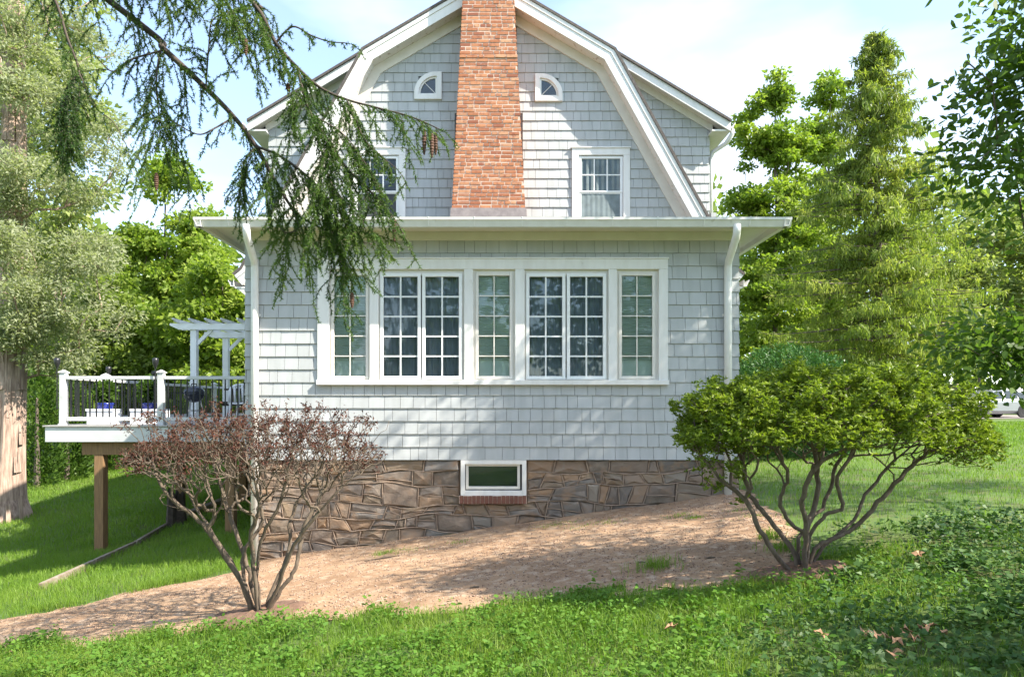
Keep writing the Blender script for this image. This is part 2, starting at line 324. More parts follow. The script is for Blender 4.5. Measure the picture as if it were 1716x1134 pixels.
# branching: every target joins the nearest limb, weighted by how far that limb already is from the root
def grow(base_pts, targets, bf=0.35, seg=0.08, jit=0.12, tipr=0.004, pw=2.3, up=0.3):
    cap = 60000; Nn = np.zeros((cap, 3)); par = np.full(cap, -1); pl = np.zeros(cap); n = 0
    for stem in base_pts:
        for i, p in enumerate(stem):
            Nn[n] = p; 
            if i: par[n] = n - 1; pl[n] = pl[n - 1] + np.linalg.norm(Nn[n] - Nn[n - 1])
            n += 1
    root = Nn[0].copy()
    T = np.asarray(targets); T = T[np.argsort(np.linalg.norm(T - root, axis=1))]
    ends = []
    for t in T:
        d = np.linalg.norm(Nn[:n] - t, axis=1); i = int(np.argmin(d + bf * pl[:n])); di = d[i]
        k = max(1, int(di / seg)); p0 = Nn[i].copy()
        pd = p0 - Nn[par[i]] if par[i] >= 0 else np.array([0, 0, 1.0]); pd = pd / max(1e-6, np.linalg.norm(pd))
        t0 = (pd * .7 + np.array([0, 0, up])) * di; t1 = (t - p0) * .8 + np.array([0, 0, up * .3]) * di
        prev = i
        for j in range(1, k + 1):
            s = j / k; h1 = 2*s**3 - 3*s*s + 1; h2 = s**3 - 2*s*s + s; h3 = -2*s**3 + 3*s*s; h4 = s**3 - s*s
            q = h1 * p0 + h2 * t0 + h3 * t + h4 * t1
            if j < k: q = q + NR.normal(size=3) * jit * seg
            if n >= cap: break
            Nn[n] = q; par[n] = prev; pl[n] = pl[prev] + np.linalg.norm(q - Nn[prev]); prev = n; n += 1
        ends.append(prev)
    Nn = Nn[:n]; par = par[:n]; acc = np.zeros(n); rad = np.zeros(n)
    for i in range(n - 1, -1, -1):
        rad[i] = max(tipr, acc[i] ** (1 / pw)) if acc[i] > 0 else tipr
        if par[i] >= 0: acc[par[i]] += rad[i] ** pw
    return Nn, par, rad, ends
def skin(Nn, par, rad, n=5, rmin=0.0, rmax=9.0):
    m = MB(); N_ = len(Nn); ch = [[] for _ in range(N_)]
    for i in range(N_):
        if par[i] >= 0: ch[par[i]].append(i)
    starts = [i for i in range(N_) if par[i] < 0]; st = [(None, s) for s in starts]
    while st:
        a, b = st.pop(); chain = [b]
        while ch[chain[-1]]:
            c = sorted(ch[chain[-1]], key=lambda q: -rad[q]); 
            for q in c[1:]: st.append((chain[-1], q))
            chain.append(c[0])
        idx = ([a] if a is not None else []) + chain
        if len(idx) < 2: continue
        r = [rad[i] for i in idx]
        if a is not None: r[0] = r[1]
        if max(r) < rmin: continue
        nn = n if max(r) > 0.012 else max(3, n - 2)
        m.tube([Nn[i] for i in idx], r, nn, cap=False)
    return m
def ellip(n, c, r, shell=0.5):
    d = rdir(n); q = (shell + (1 - shell) * NR.random(n)) ** (1.0); return np.array(c) + d * q[:, None] * np.array(r)

# ------------------------------------------------------------------ ground, path, road
def axis(lo, hi, a, b, step, far):
    return np.unique(np.concatenate([np.linspace(lo, a, far), np.arange(a, b, step), np.linspace(b, hi, far)]))
gx = axis(-500, 500, -26, 34, 0.4, 14); gy = axis(-300, 800, -10, 46, 0.4, 14)
GX, GY = np.meshgrid(gx, gy); V = np.stack([GX, GY, gz(GX, GY)], 2).reshape(-1, 3); nx = len(gx)
ii = (np.arange(len(gy) - 1)[:, None] * nx + np.arange(nx - 1)[None, :]).ravel()
o = np_mesh('ground', V, np.stack([ii, ii + 1, ii + nx + 1, ii + nx], 1), np.full(len(ii), 4), np.zeros(len(V)), 'lawn'); tag(o, kind='structure')

near_edge = [(-120, 1100), (0, 1088), (150, 1078), (300, 1060), (430, 1047), (560, 1036), (700, 1022), (850, 1010), (1000, 1000), (1100, 986), (1200, 976), (1300, 968), (1360, 962)]
far_edge = [(1345, 930), (1330, 900), (1310, 868), (1265, 842)]
far_left = [(432, 952), (340, 968), (240, 988), (100, 1020), (0, 1038), (-120, 1052)]
poly = [tuple(gpix(*p)[:2]) for p in near_edge + far_edge] + [(3.55, 9.65), (-3.35, 9.65)] + [tuple(gpix(*p)[:2]) for p in far_left]
PATH = poly
def path_mask(x, y): return inpoly(x + 0.10 * (vnoise(x, y, .35, 3) - .5) * 2, y + 0.22 * (vnoise(x, y, .3, 5) - .5) * 2, PATH)
px0, px1 = min(p[0] for p in poly) - .3, max(p[0] for p in poly) + .3; py0, py1 = min(p[1] for p in poly) - .3, max(p[1] for p in poly) + .3
ax = np.arange(px0, px1, 0.05); ay = np.arange(py0, py1, 0.05); AX, AY = np.meshgrid(ax, ay)
def boxblur(a, r):
    c = np.cumsum(np.pad(a.astype(float), ((r + 1, r), (0, 0)), mode='edge'), 0); a = (c[2 * r + 1:] - c[:-2 * r - 1]) / (2 * r + 1)
    c = np.cumsum(np.pad(a, ((0, 0), (r + 1, r)), mode='edge'), 1); return (c[:, 2 * r + 1:] - c[:, :-2 * r - 1]) / (2 * r + 1)
und = 0.005 + (0.010 + 0.022 * vnoise(AX, AY, .45, 1) + 0.012 * vnoise(AX, AY, .14, 2)) * np.clip((boxblur(path_mask(AX, AY), 6) - .55) * 2.5, 0, 1)
def path_h(x, y): return und[np.clip(((np.asarray(y) - py0) / .05 + .5).astype(int), 0, und.shape[0] - 1), np.clip(((np.asarray(x) - px0) / .05 + .5).astype(int), 0, und.shape[1] - 1)]
V = np.stack([AX, AY, gz(AX, AY) + und], 2).reshape(-1, 3); nx = len(ax)
ii = (np.arange(len(ay) - 1)[:, None] * nx + np.arange(nx - 1)[None, :]); keep = path_mask(AX[:-1, :-1] + .025, AY[:-1, :-1] + .025); ii = ii[keep]
idx = np.stack([ii, ii + 1, ii + nx + 1, ii + nx], 1); u, inv = np.unique(idx, return_inverse=True)
o = np_mesh('dirt_path', V[u], inv.reshape(-1), np.full(len(idx), 4), np.zeros(len(u)), 'dirt'); tag(o, kind='structure')

rx = np.arange(6, 80, 1.0); rows = []
for yy in (34.0, 36.0, 38.0, 40.5): rows.append(np.stack([rx, yy + 0.12 * (rx - 20), gz(rx, yy + 0.12 * (rx - 20)) + .02], 1))
V = np.concatenate(rows); nx = len(rx); ii = (np.arange(3)[:, None] * nx + np.arange(nx - 1)[None, :]).ravel()
o = np_mesh('road', V, np.stack([ii, ii + 1, ii + nx + 1, ii + nx], 1), np.full(len(ii), 4), np.zeros(len(V)), 'asphalt'); tag(o, kind='structure')

# ------------------------------------------------------------------ the house
YW, YG = 9.53, 12.80                                   # sunroom front, gable front
SX0, SX1 = -3.48, 3.39
house = thing('house', (0, YW, -1.0), 'pale grey shingled house with gambrel gable, brick chimney and low white-windowed sunroom', 'house')
def shingle_mesh(x0, x1, z0, z1, rz0, h, Y, lift=0.0, r=0.0, tilt=0.0):
    t = lambda z: 0.004 + 0.017 * (1 - (z - rz0) / h) + lift
    m = MB(); a, b = t(z0), t(z1)
    vs = [(x0, Y - a, z0 + tilt), (x1, Y - a, z0 - tilt), (x1, Y + .006, z0 - tilt), (x0, Y + .006, z0 + tilt), (x0, Y - b, z1), (x1, Y - b, z1), (x1, Y + .006, z1), (x0, Y + .006, z1)]
    m.add(vs, [(0, 3, 2, 1), (4, 5, 6, 7), (0, 1, 5, 4), (1, 2, 6, 5), (2, 3, 7, 6), (3, 0, 4, 7)], r); return m
def cut(rect, hole):
    x0, x1, z0, z1 = rect; a, b, c, d = hole
    if x1 <= a or x0 >= b or z1 <= c or z0 >= d: return [rect]
    out = []
    if x0 < a: out.append((x0, a, z0, z1))
    if x1 > b: out.append((b, x1, z0, z1))
    xa, xb = max(x0, a), min(x1, b)
    if z0 < c: out.append((xa, xb, z0, c))
    if z1 > d: out.append((xa, xb, d, z1))
    return out
WID = [0.115, 0.14, 0.16, 0.165, 0.18, 0.19, 0.2, 0.21, 0.22, 0.24, 0.25]
def courses(xr, z0, z1, h, holes):
    res = []; z = z0; k = 0
    while z < z1 - .02:
        a, b = xr(z, min(z + h, z1)); x = a - R.random() * .12
        while x < b:
            w = R.choice(WID); r = (max(x + .0025, a), min(x + w - .0025, b), z, min(z + h - .0015, z1)); x += w
            if r[1] - r[0] < .02: continue
            ps = [r]
            for hh in holes: ps = [q for p in ps for q in cut(p, hh)]
            res += [(p, z, R.random()) for p in ps if p[1] - p[0] > .008 and p[3] - p[2] > .008]
        z += h
    return res
# sunroom wall: core behind the shingles with the window opening left free
OX0, OX1, OZ0, OZ1 = -2.44, 2.37, 1.07, 2.76
m = MB(); yb0, yb1 = YW + .004, YW + .16
m.box(SX0, OX0, yb0, yb1, 0.0, 3.2); m.box(OX1, SX1, yb0, yb1, 0.0, 3.2); m.box(OX0, OX1, yb0, yb1, 0, OZ0); m.box(OX0, OX1, yb0, yb1, OZ1, 3.2)
m.box(SX0, SX0 + .15, yb1, YG, 0, 3.2); m.box(SX1 - .15, SX1, yb1, YG, 0, 3.2)
swall = m.build('sunroom_wall', 'siding_back', house)
m = MB(); m.box(SX0 + .16, SX1 - .16, yb1 + .3, YG - .1, -.06, -.01); m.box(SX0 + .16, SX1 - .16, 11.2, 11.3, 0, 3.15); m.build('room_shell', 'room', house)
sh = courses(lambda a, b: (SX0 - .004, SX1 + .004), 0.0, 3.06, 0.18, [(OX0 - .01, OX1 + .01, OZ0 - .01, OZ1 + .01)])
sh.sort(key=lambda s: -(s[0][1] - s[0][0]) * (s[0][3] - s[0][2]))
rest = MB()
for i, (p, rz, rr) in enumerate(sh):
    q = shingle_mesh(p[0], p[1], p[2], p[3], rz, .18, YW, R.uniform(0, .003), rr, R.uniform(-.0012, .0012))
    if i < 300: q.build('shingle', 'siding', swall)
    else: rest.v, _b = rest.v, len(rest.v); rest.add(q.v, q.f, rr)
# side walls of the sunroom, seen only from a step aside
for z in np.arange(0, 3.05, .18):
    for xs, s in ((SX0, -1), (SX1, 1)):
        y = YW - .012
        while y < YG:
            w = R.choice(WID); a, b = y + .0025, min(y + w - .0025, YG); t = .02; y += w; rr = R.random()
            x_in, x_b, x_t = xs, xs + s * .02, xs + s * .005
            vs = [(x_b, a, z), (x_b, b, z), (x_in, b, z), (x_in, a, z), (x_t, a, z + .1785), (x_t, b, z + .1785), (x_in, b, z + .1785), (x_in, a, z + .1785)]
            rest.add(vs, [(0, 3, 2, 1), (4, 5, 6, 7), (0, 1, 5, 4), (1, 2, 6, 5), (2, 3, 7, 6), (3, 0, 4, 7)], rr)
tag(rest.build('shingle_run', 'siding', swall), kind='stuff')

# window band of the sunroom
def zpx(y, Y=YW): return EYE + (CY - y) * Y / F
def xpx(x, Y=YW): return (x - CX) * Y / F
YF = YW - .045                                         # casing face
CA, CB, CT, CBt = xpx(533), xpx(1118), zpx(435), zpx(645)
cas = MB()
cas.box(CA, CB, YF, YW + .03, zpx(452), CT); cas.box(CA - .015, CB + .015, YF - .012, YW + .03, CT, CT + .022)
cas.box(CA, xpx(553), YF, YW + .03, zpx(637), zpx(452)); cas.box(xpx(1103), CB, YF, YW + .03, zpx(637), zpx(452))
for a, b in ((620, 635), (778, 793), (863, 879), (1019, 1033)): cas.box(xpx(a), xpx(b), YF + .002, YW + .03, zpx(637), zpx(452))
casing = cas.build('window_casing', 'white', house, bevel=.005)
fil = MB()
for o0, o1, g0_, g1_, gt in ((553, 620, 560, 613, 462), (635, 778, 643, 769, 464), (793, 863, 802, 854, 462), (879, 1019, 887, 1010, 464), (1033, 1103, 1042, 1093, 462)):
    ya, yc = YW + .005, YW + .06; zb_, zt_ = zpx(637), zpx(452)
    fil.box(xpx(o0) - .01, xpx(g0_) - .02, ya, yc, zb_, zt_); fil.box(xpx(g1_) + .02, xpx(o1) + .01, ya, yc, zb_, zt_); fil.box(xpx(g0_) - .02, xpx(g1_) + .02, ya + .001, yc, zpx(gt) + .02, zt_); fil.box(xpx(g0_) - .02, xpx(g1_) + .02, ya + .001, yc, zb_, zpx(630) - .02)
fil.build('window_jamb', 'cream', house)
sl = MB(); sl.box(CA - .01, CB + .01, YF - .035, YW + .03, CBt, zpx(637)); sl.build('window_sill', 'white', house, bevel=.006)
def sash(name, gx0, gx1, gz0, gz1, Y, fr, cols, rws, mun, parent, mat='vinyl', back=None, glass='glass', deep=.05, frb=None, split=None):
    frb = frb or fr
    m = MB(); m.box(gx0 - fr, gx0, Y, Y + deep, gz0 - frb, gz1 + fr); m.box(gx1, gx1 + fr, Y, Y + deep, gz0 - frb, gz1 + fr)
    m.box(gx0, gx1, Y + .001, Y + deep, gz1, gz1 + fr); m.box(gx0, gx1, Y + .001, Y + deep, gz0 - frb, gz0)
    w = m.build(name, mat, parent, bevel=.004)
    yb = Y + .014; cw = (gx1 - gx0) / cols; chh = (gz1 - gz0) / rws
    for i in range(1, cols): MB().box(gx0 + i * cw - mun / 2, gx0 + i * cw + mun / 2, yb, yb + .02, gz0, gz1).build('muntin', mat, w)
    for j in range(1, rws): MB().box(gx0, gx1, yb + .001, yb + .021, gz0 + j * chh - mun / 2, gz0 + j * chh + mun / 2).build('muntin', mat, w)
    pm = MB().box(-cw / 2 + mun / 2 - .002, cw / 2 - mun / 2 + .002, -.002, .002, -chh / 2 + mun / 2 - .002, chh / 2 - mun / 2 + .002).mesh('pane'); pm.materials.append(M[glass])
    for i in range(cols):
        for j in range(rws):
            p = link('pane', pm, w); p.location = (gx0 + (i + .5) * cw, yb + .010, gz0 + (j + .5) * chh)
            p.rotation_euler = (R.uniform(-.004, .004), 0, R.uniform(-.004, .004))
    return w
def curtain(x0, x1, z0, z1, Y, amp, wl, mat, parent, seed, name='curtain'):
    n = int((x1 - x0) / .006); xs = np.linspace(x0, x1, n); ph = np.cumsum(NR.uniform(.6, 1.4, n)) * (xs[1] - xs[0]) * 2 * np.pi / wl
    top = Y + amp * .5 * np.sin(ph + seed); bot = Y + amp * np.sin(ph * 1.0 + seed) + amp * .5 * np.sin(ph * .37)
    V = np.concatenate([np.stack([xs, top, np.full(n, z1)], 1), np.stack([xs, bot, np.full(n, z0)], 1)])
    i = np.arange(n - 1); o = np_mesh(name, V, np.stack([i, i + 1, i + 1 + n, i + n], 1), np.full(n - 1, 4), np.zeros(2 * n), mat, parent)
    for p in o.data.polygons: p.use_smooth = True
    return o
YS = YW - .012
for a, b in ((560, 613), (802, 854), (1042, 1093)):    # narrow fixed windows with blinds
    w = sash('fixed_window', xpx(a), xpx(b), zpx(630), zpx(462), YS, .042, 2, 5, .015, house, 'cream')
    m = MB(); z = zpx(630) + .0; k = 0
    z = zpx(602)
    while z < zpx(461):
        m.add([(xpx(a) - .02, YS + .05, z), (xpx(b) + .02, YS + .05, z), (xpx(b) + .02, YS + .072, z + .014), (xpx(a) - .02, YS + .072, z + .014),
               (xpx(a) - .02, YS + .052, z - .002), (xpx(b) + .02, YS + .052, z - .002), (xpx(b) + .02, YS + .074, z + .012), (xpx(a) - .02, YS + .074, z + .012)],
              [(0, 1, 2, 3), (7, 6, 5, 4), (0, 4, 5, 1), (2, 6, 7, 3)], 0); z += .0245
    m.build('blind', 'blind', w)
    MB().box(xpx(a) - .03, xpx(b) + .03, YS + .085, YS + .09, zpx(634), zpx(458)).build('shade_panel', 'blind', w)
for i, (a, b, s0, s1) in enumerate(((643, 700, 0, 0), (713, 769, 0, 0), (887, 942, 0, 0), (955, 1010, 0, 0))):
    w = sash('casement_window', xpx(a), xpx(b), zpx(630), zpx(464), YS - .012, .046, 2, 5, .021, house, 'vinyl')
    curtain(xpx(a) - .04, xpx(b) + .04, zpx(634), zpx(458), YS + .10, .016, .075, 'dark_curtain', w, i * 1.7)

# soffit, frieze, eave, gutter of the sunroom
EX0, EX1, EY = -3.84, 3.77, 9.06
MB().box(SX0 - .03, SX1 + .03, YW - .035, YW + .01, 3.055, 3.172).build('frieze_board', 'cream', house, bevel=.005)
m = MB(); m.box(EX0, EX1, EY, YW + .05, 3.172, 3.19); m.box(EX0, SX0 + .02, YW + .05, YG + .2, 3.172, 3.19); m.box(SX1 - .02, EX1, YW + .05, YG + .2, 3.172, 3.19)
m.build('soffit', 'cream', house)
m = MB(); m.box(EX0 - .02, EX1 + .02, EY - .02, EY, 3.10, 3.235); m.box(EX0 - .02, EX0, EY, YG + .2, 3.10, 3.235); m.box(EX1, EX1 + .02, EY, YG + .2, 3.10, 3.235)
m.build('fascia', 'cream', house)
def gutter_run(a, b, parent, name='gutter'):           # K-style trough from a to b, outward = left of travel
    a, b = Vector(a), Vector(b); d = (b - a).normalized(); out = Vector((d.y, -d.x, 0))
    prof = [(0, 0.0), (.055, 0.0), (.066, .03), (.085, .075), (.10, .085), (.10, .118), (.092, .118), (.092, .092), (.075, .082), (.055, .02), (.008, .012), (.008, .115), (0, .115)]
    vs = [a + out * u + Vector((0, 0, v)) for u, v in prof] + [b + out * u + Vector((0, 0, v)) for u, v in prof]; n = len(prof)
    m = MB(); m.add(vs, [(i, (i + 1) % n, (i + 1) % n + n, i + n) for i in range(n)] + [tuple(range(n - 1, -1, -1)), tuple(range(n, 2 * n))])
    return m.build(name, 'gutter', parent)
gz0 = 3.105
gut = gutter_run((EX0 - .12, EY - .021, gz0), (EX1 + .12, EY - .021, gz0), house)
g2 = gutter_run((EX0 - .021, YG + .2, gz0), (EX0 - .021, EY - .12, gz0), house); g3 = gutter_run((EX1 + .021, EY - .12, gz0), (EX1 + .021, YG + .2, gz0), house)
for x in (382, 560, 640, 718, 795, 875, 950, 1027, 1102, 1180, 1257):
    X = xpx(x, EY - .1); q = EY - .021
    m = MB(); m.box(X - .006, X + .006, q - .108, q, gz0 + .108, gz0 + .122)
    m.add([(X - .007, q - .104, gz0 + .118), (X + .007, q - .104, gz0 + .118), (X + .004, q - .07, gz0 + .012), (X - .004, q - .07, gz0 + .012),
           (X - .007, q - .09, gz0 + .118), (X + .007, q - .09, gz0 + .118), (X + .004, q - .055, gz0 + .012), (X - .004, q - .055, gz0 + .012)],
          [(0, 1, 2, 3), (7, 6, 5, 4), (0, 3, 7, 4), (1, 5, 6, 2), (0, 4, 5, 1), (3, 2, 6, 7)])
    m.build('gutter_hanger', 'white', gut)
# low hip roof of the sunroom
m = MB(); rz = 4.0
m.add([(EX0 - .03, EY - .03, 3.237), (EX1 + .03, EY - .03, 3.237), (EX1 + .03, YG + .25, 3.237), (EX0 - .03, YG + .25, 3.237),
       (-2.2, YG + .02, rz), (2.1, YG + .02, rz), (EX0 - .03, EY - .03, 3.25), (EX1 + .03, EY - .03, 3.25), (EX1 + .03, YG + .25, 3.25), (EX0 - .03, YG + .25, 3.25), (2.1, YG + .25, rz), (-2.2, YG + .25, rz)],
      [(0, 3, 2, 1), (6, 7, 5, 4), (7, 8, 10, 5), (9, 6, 4, 11), (4, 5, 10, 11), (0, 1, 7, 6), (1, 2, 8, 7), (3, 0, 6, 9), (2, 3, 9, 11, 10, 8)])
m.build('sunroom_roof', 'roof', house)
def downspout(xt, xb, ztop, zb, Y, name='downspout'):
    pts = [(xt, EY - .07, gz0 + .03), (xt, EY - .07, gz0 - .05), (xt + (xb - xt) * .12, EY - .03, gz0 - .12), (xt + (xb - xt) * .9, YW - .11, gz0 - .36), (xb, YW - .075, gz0 - .44), (xb, YW - .075, gz0 - .7), (xb, YW - .075, zb)]
    m = MB(); m.tube(pts, .052, 10); o = m.build(name, 'white', house, smooth=True)
    for z in (2.0, .3): MB().box(xb - .062, xb + .062, YW - .03, YW - .012, z, z + .03).build('strap', 'white', o)
    return o
xl, xr = xpx(427, YW - .075), xpx(1220, YW - .075)
downspout(xpx(413, EY - .07), xl, 3, g1(xl, YW) + .01, YW); downspout(xpx(1235, EY - .07), xr, 3, g1(xr, YW) + .01, YW)

# ---------------- gable
YK = YG - .36                                          # plane of the rake boards
CXG = -0.12
def gp(off=0.0):
    base = [(-4.64, 3.13), (-4.50, 3.24), (-2.284, 7.23), (0, 8.575), (2.284, 7.23), (4.50, 3.24), (4.64, 3.13)]
    n = len(base); out = []
    for i in range(n):
        p = Vector(base[i]); a = (p - Vector(base[i - 1])).normalized() if i else None; b = (Vector(base[i + 1]) - p).normalized() if i < n - 1 else None
        na = Vector((a.y, -a.x)) if a else None; nb = Vector((b.y, -b.x)) if b else None
        nn = ((na or nb) + (nb or na)).normalized(); k = off / max(.3, nn.dot(na or nb)); q = p + nn * k
        out.append((q.x + CXG, q.y))
    return out
def band(d0, d1, y0, y1):
    a, b = gp(d0), gp(d1); m = MB(); n = len(a)
    vs = []
    for i in range(n): vs += [(a[i][0], y0, a[i][1]), (b[i][0], y0, b[i][1]), (b[i][0], y1, b[i][1]), (a[i][0], y1, a[i][1])]
    fs = [(i * 4 + j, i * 4 + (j + 1) % 4, i * 4 + 4 + (j + 1) % 4, i * 4 + 4 + j) for i in range(n - 1) for j in range(4)] + [(3, 2, 1, 0), (n * 4 - 4, n * 4 - 3, n * 4 - 2, n * 4 - 1)]
    m.add(vs, [tuple(reversed(f)) for f in fs]); return m
YB = 20.5
band(-.045, .0, YK - .03, YB).build('gambrel_roof', 'roof', house)
band(.0, .075, YK - .012, YK + .03).build('rake_moulding', 'white', house, bevel=.006)
band(.075, .23, YK + .004, YK + .035).build('rake_board', 'white', house, bevel=.004)
band(.17, .19, YK + .035, YG + .01).build('rake_soffit', 'peel', house)
band(.19, .36, YG - .045, YG + .01).build('rake_frieze', 'cream', house, bevel=.004)
ins = gp(.25)
def gx_at(z):                                          # inner half width of the gable at height z
    p = [(q[1], q[0] - CXG) for q in gp(.22)[3:6]]; 
    for (za, xa), (zb, xb) in zip(p, p[1:]):
        if zb <= z <= za: return xa + (xb - xa) * (z - za) / (zb - za)
    return 0.05 if z > p[0][0] else p[-1][1]
prof = gp(.2); m = MB(); m.prism([prof[1], (prof[1][0], 0.0), (prof[5][0], 0.0), prof[5], prof[4], prof[3], prof[2]][::-1], YG + .008, YG + .1)
gwall = m.build('gable_wall', 'siding_back', house)
# window openings on the gable (px boxes): double-hung pair and two quarter rounds
def ug(x): return xpx(x, YG)
def vg(y): return zpx(y, YG)
UW = [(ug(958), ug(1055), vg(250)), (ug(583), ug(680), vg(250))]
holes = [(a + .03, b - .03, 2.9, t - .03) for a, b, t in UW] + [(ug(762), ug(876), 3, vg(190)), (ug(775), ug(866), 3, 9.5)]
QW = [(ug(737), vg(164), -1), (ug(900), vg(167), 1)]    # corner of the right angle, direction of the arc
holes += [(min(x, x + s * .4), max(x, x + s * .4), z, z + .4) for x, z, s in QW]
sh = courses(lambda a, b: (CXG - gx_at(a + .02), CXG + gx_at(a + .02)), 3.75, 8.3, 0.18, holes)
gm = MB()
for p, rz, rr in sh:
    q = shingle_mesh(p[0], p[1], p[2], p[3], rz, .18, YG, R.uniform(0, .003), rr, R.uniform(-.001, .001)); gm.add(q.v, q.f, rr)
tag(gm.build('shingle_run', 'siding', gwall), kind='stuff')
for k, (a, b, t) in enumerate(UW):
    yf = YG - .05; zb = 3.95
    m = MB(); fw = .125; m.box(a, a + fw, yf, YG + .01, zb, t - fw); m.box(b - fw, b, yf, YG + .01, zb, t - fw); m.box(a, b, yf, YG + .01, t - fw, t); m.box(a - .02, b + .02, yf - .02, YG + .01, t, t + .025)
    m.box(a - .02, b + .02, yf - .03, YG + .01, zb - .05, zb)
    m.build('window_casing', 'white', house, bevel=.005)
    g0, g1x = a + fw + .055, b - fw - .055; zt = t - fw - .06; zm = vg(322) if k == 0 else vg(322)
    up = sash('upper_sash', g0, g1x, zm + .02, zt, YG - .022, .05, 3, 2, .022, house, 'vinyl', deep=.024, frb=.03)
    lo = sash('lower_sash', g0, g1x, zb + .08, zm - .035, YG - .008, .05, 1, 1, .022, house, 'vinyl', deep=.014, frb=.05)
    if k == 0:
        curtain(g0 - .03, g1x + .03, zb + .02, zt + .03, YG + .0, .003, .10, 'pale_curtain', up, 2.2)
    else:
        MB().box(g0 - .03, g1x + .03, YG + .004, YG + .006, zb + .02, zt + .03).build('insect_screen', 'screen', up)
for x, z, s in QW:
    ro, ri, rg = .50, .375, .30; n = 14
    def arc(r, o=0.0): return [(x - s * o + s * (r) * math.cos(t), z + r * math.sin(t)) for t in np.linspace(0, math.pi / 2, n)]
    out = [(x - s * .045, z - .045)] + [(x + s * .44 * math.cos(t), z - .045) for t in (0,)] + [(x + s * .44 * math.cos(t), z + .46 * math.sin(t)) for t in np.linspace(0, math.pi / 2, n)] + [(x - s * .045, z + .46)]
    cx, cz = x + s * .075, z + .065
    def ring(m, pa, pb, y0, y1):
        k = len(pa); vs = [(p[0], y0, p[1]) for p in pa] + [(p[0], y0, p[1]) for p in pb] + [(p[0], y1, p[1]) for p in pa] + [(p[0], y1, p[1]) for p in pb]
        fs = []
        for i in range(k):
            j = (i + 1) % k; fs += [(i, j, k + j, k + i), (2 * k + i, 3 * k + i, 3 * k + j, 2 * k + j), (i, 2 * k + i, 2 * k + j, j), (k + i, k + j, 3 * k + j, 3 * k + i)]
        m.add(vs, fs)
    def quarter(cx, cz, r, c): return [(cx - s * c, cz - c), (cx + s * r, cz - c)] + [(cx + s * r * math.cos(t), cz + r * math.sin(t)) for t in np.linspace(.04, math.pi / 2 - .04, n)] + [(cx - s * c, cz + r)]
    m = MB(); ring(m, quarter(cx, cz, .40, .115), quarter(cx, cz, .315, .025), YG - .06, YG + .01); w = m.build('quarter_round_window', 'white', house, bevel=.005)
    m = MB(); ring(m, quarter(cx, cz, .314, .024), quarter(cx, cz, .285, -.004), YG - .03, YG); m.build('sash_frame', 'white', w)
    m = MB(); m.prism(quarter(cx, cz, .29, .0), YG - .012, YG - .008); m.build('pane', 'glass', w)
    m = MB(); m.prism(quarter(cx, cz, .29, .0), YG + .002, YG + .006); m.build('dark_backing', 'screen', w)
    m = MB(); m.tube([(cx + s * .01, YG - .016, cz + .01), (cx + s * .2, YG - .016, cz + .2)], .007, 4); m.build('muntin', 'white', w)

# chimney
chim_y = 12.15
def ch_hw(z): return .653 + (.462 - .653) * min(1, max(0, (z - 4.25) / (7.97 - 4.25)))
m = MB(); zs = [3.55, 4.25, 7.97, 9.7]
vs = [];
for z in zs:
    h = ch_hw(z) - .012; vs += [(CXG - h, chim_y + .007, z), (CXG + h, chim_y + .007, z), (CXG + h, YG + .3, z), (CXG - h, YG + .3, z)]
m.add(vs, [(i * 4 + j, i * 4 + (j + 1) % 4, i * 4 + 4 + (j + 1) % 4, i * 4 + 4 + j) for i in range(3) for j in range(4)] + [(12, 13, 14, 15), (3, 2, 1, 0)])
chim = m.build('chimney', 'mortar', house)
bm_ = MB(); c = .003                                  # chamfered unit brick: 1 x 0.09 x 0.056
def cbox(x0, x1, y0, y1, z0, z1, c):
    v = []
    for z, i in ((z0, c), (z0 + c, 0), (z1 - c, 0), (z1, c)): v += [(x0 + i, y0 + i, z), (x1 - i, y0 + i, z), (x1 - i, y1, z), (x0 + i, y1, z)]
    return v, [(3, 2, 1, 0), (12, 13, 14, 15)] + [(i * 4 + j, i * 4 + (j + 1) % 4, i * 4 + 4 + (j + 1) % 4, i * 4 + 4 + j) for i in range(3) for j in range(4)]
bv, bf = cbox(-.5, .5, 0, .09, 0, .0525, .003); bmesh_ = MB().add(bv, bf).mesh('brick'); bmesh_.materials.append(M['brick'])
cnt = 0; extra = MB(); pitch = .0685; row = 0; z = 4.27
while z < 9.65:
    h = ch_hw(z); x = CXG - h; k = 0; head = row % 6 == 5
    prd = .012 if abs(z - 6.92) < .035 else 0
    lens = []; 
    if row % 2: lens.append(R.choice([.09, .10, .115]))
    while sum(lens) + len(lens) * .018 < 2 * h: lens.append((.09 if head or R.random() < .28 else .185) + R.uniform(-.012, .012))
    for l in lens:
        b = min(x + l, CXG + h)
        if b - x > .03:
            yy = chim_y - prd + R.uniform(-.004, .005); zz = z + R.uniform(-.003, .003); rr = R.random()
            if cnt < 300:
                o = link('brick', bmesh_, chim); o.location = ((x + b) / 2, yy, zz); o.scale = (b - x, 1, R.uniform(.95, 1.06)); o.rotation_euler = (0, R.uniform(-.008, .008), R.uniform(-.01, .01))
                cnt += 1
            else:
                v, f = cbox(x, b, yy, yy + .09, zz, zz + .053, .003); extra.add(v, f, rr)
        x = b + .018
        if x > CXG + h - .02: break
    for s in (-1, 1):                                 # side faces
        y = chim_y + (.1 if row % 2 else .2) + .01
        while y < YG:
            e = min(y + .2, YG + .02); xx = CXG + s * h; v, f = cbox(y, e, 0, .09, z, z + .056, .004)
            extra.add([(xx - s * p[1], p[0], p[2]) for p in v], f, R.random()); y = e + .011
    z += pitch; row += 1
tag(extra.build('brick_run', 'brick', chim), kind='stuff')
m = MB(); h = ch_hw(4.25) + .02
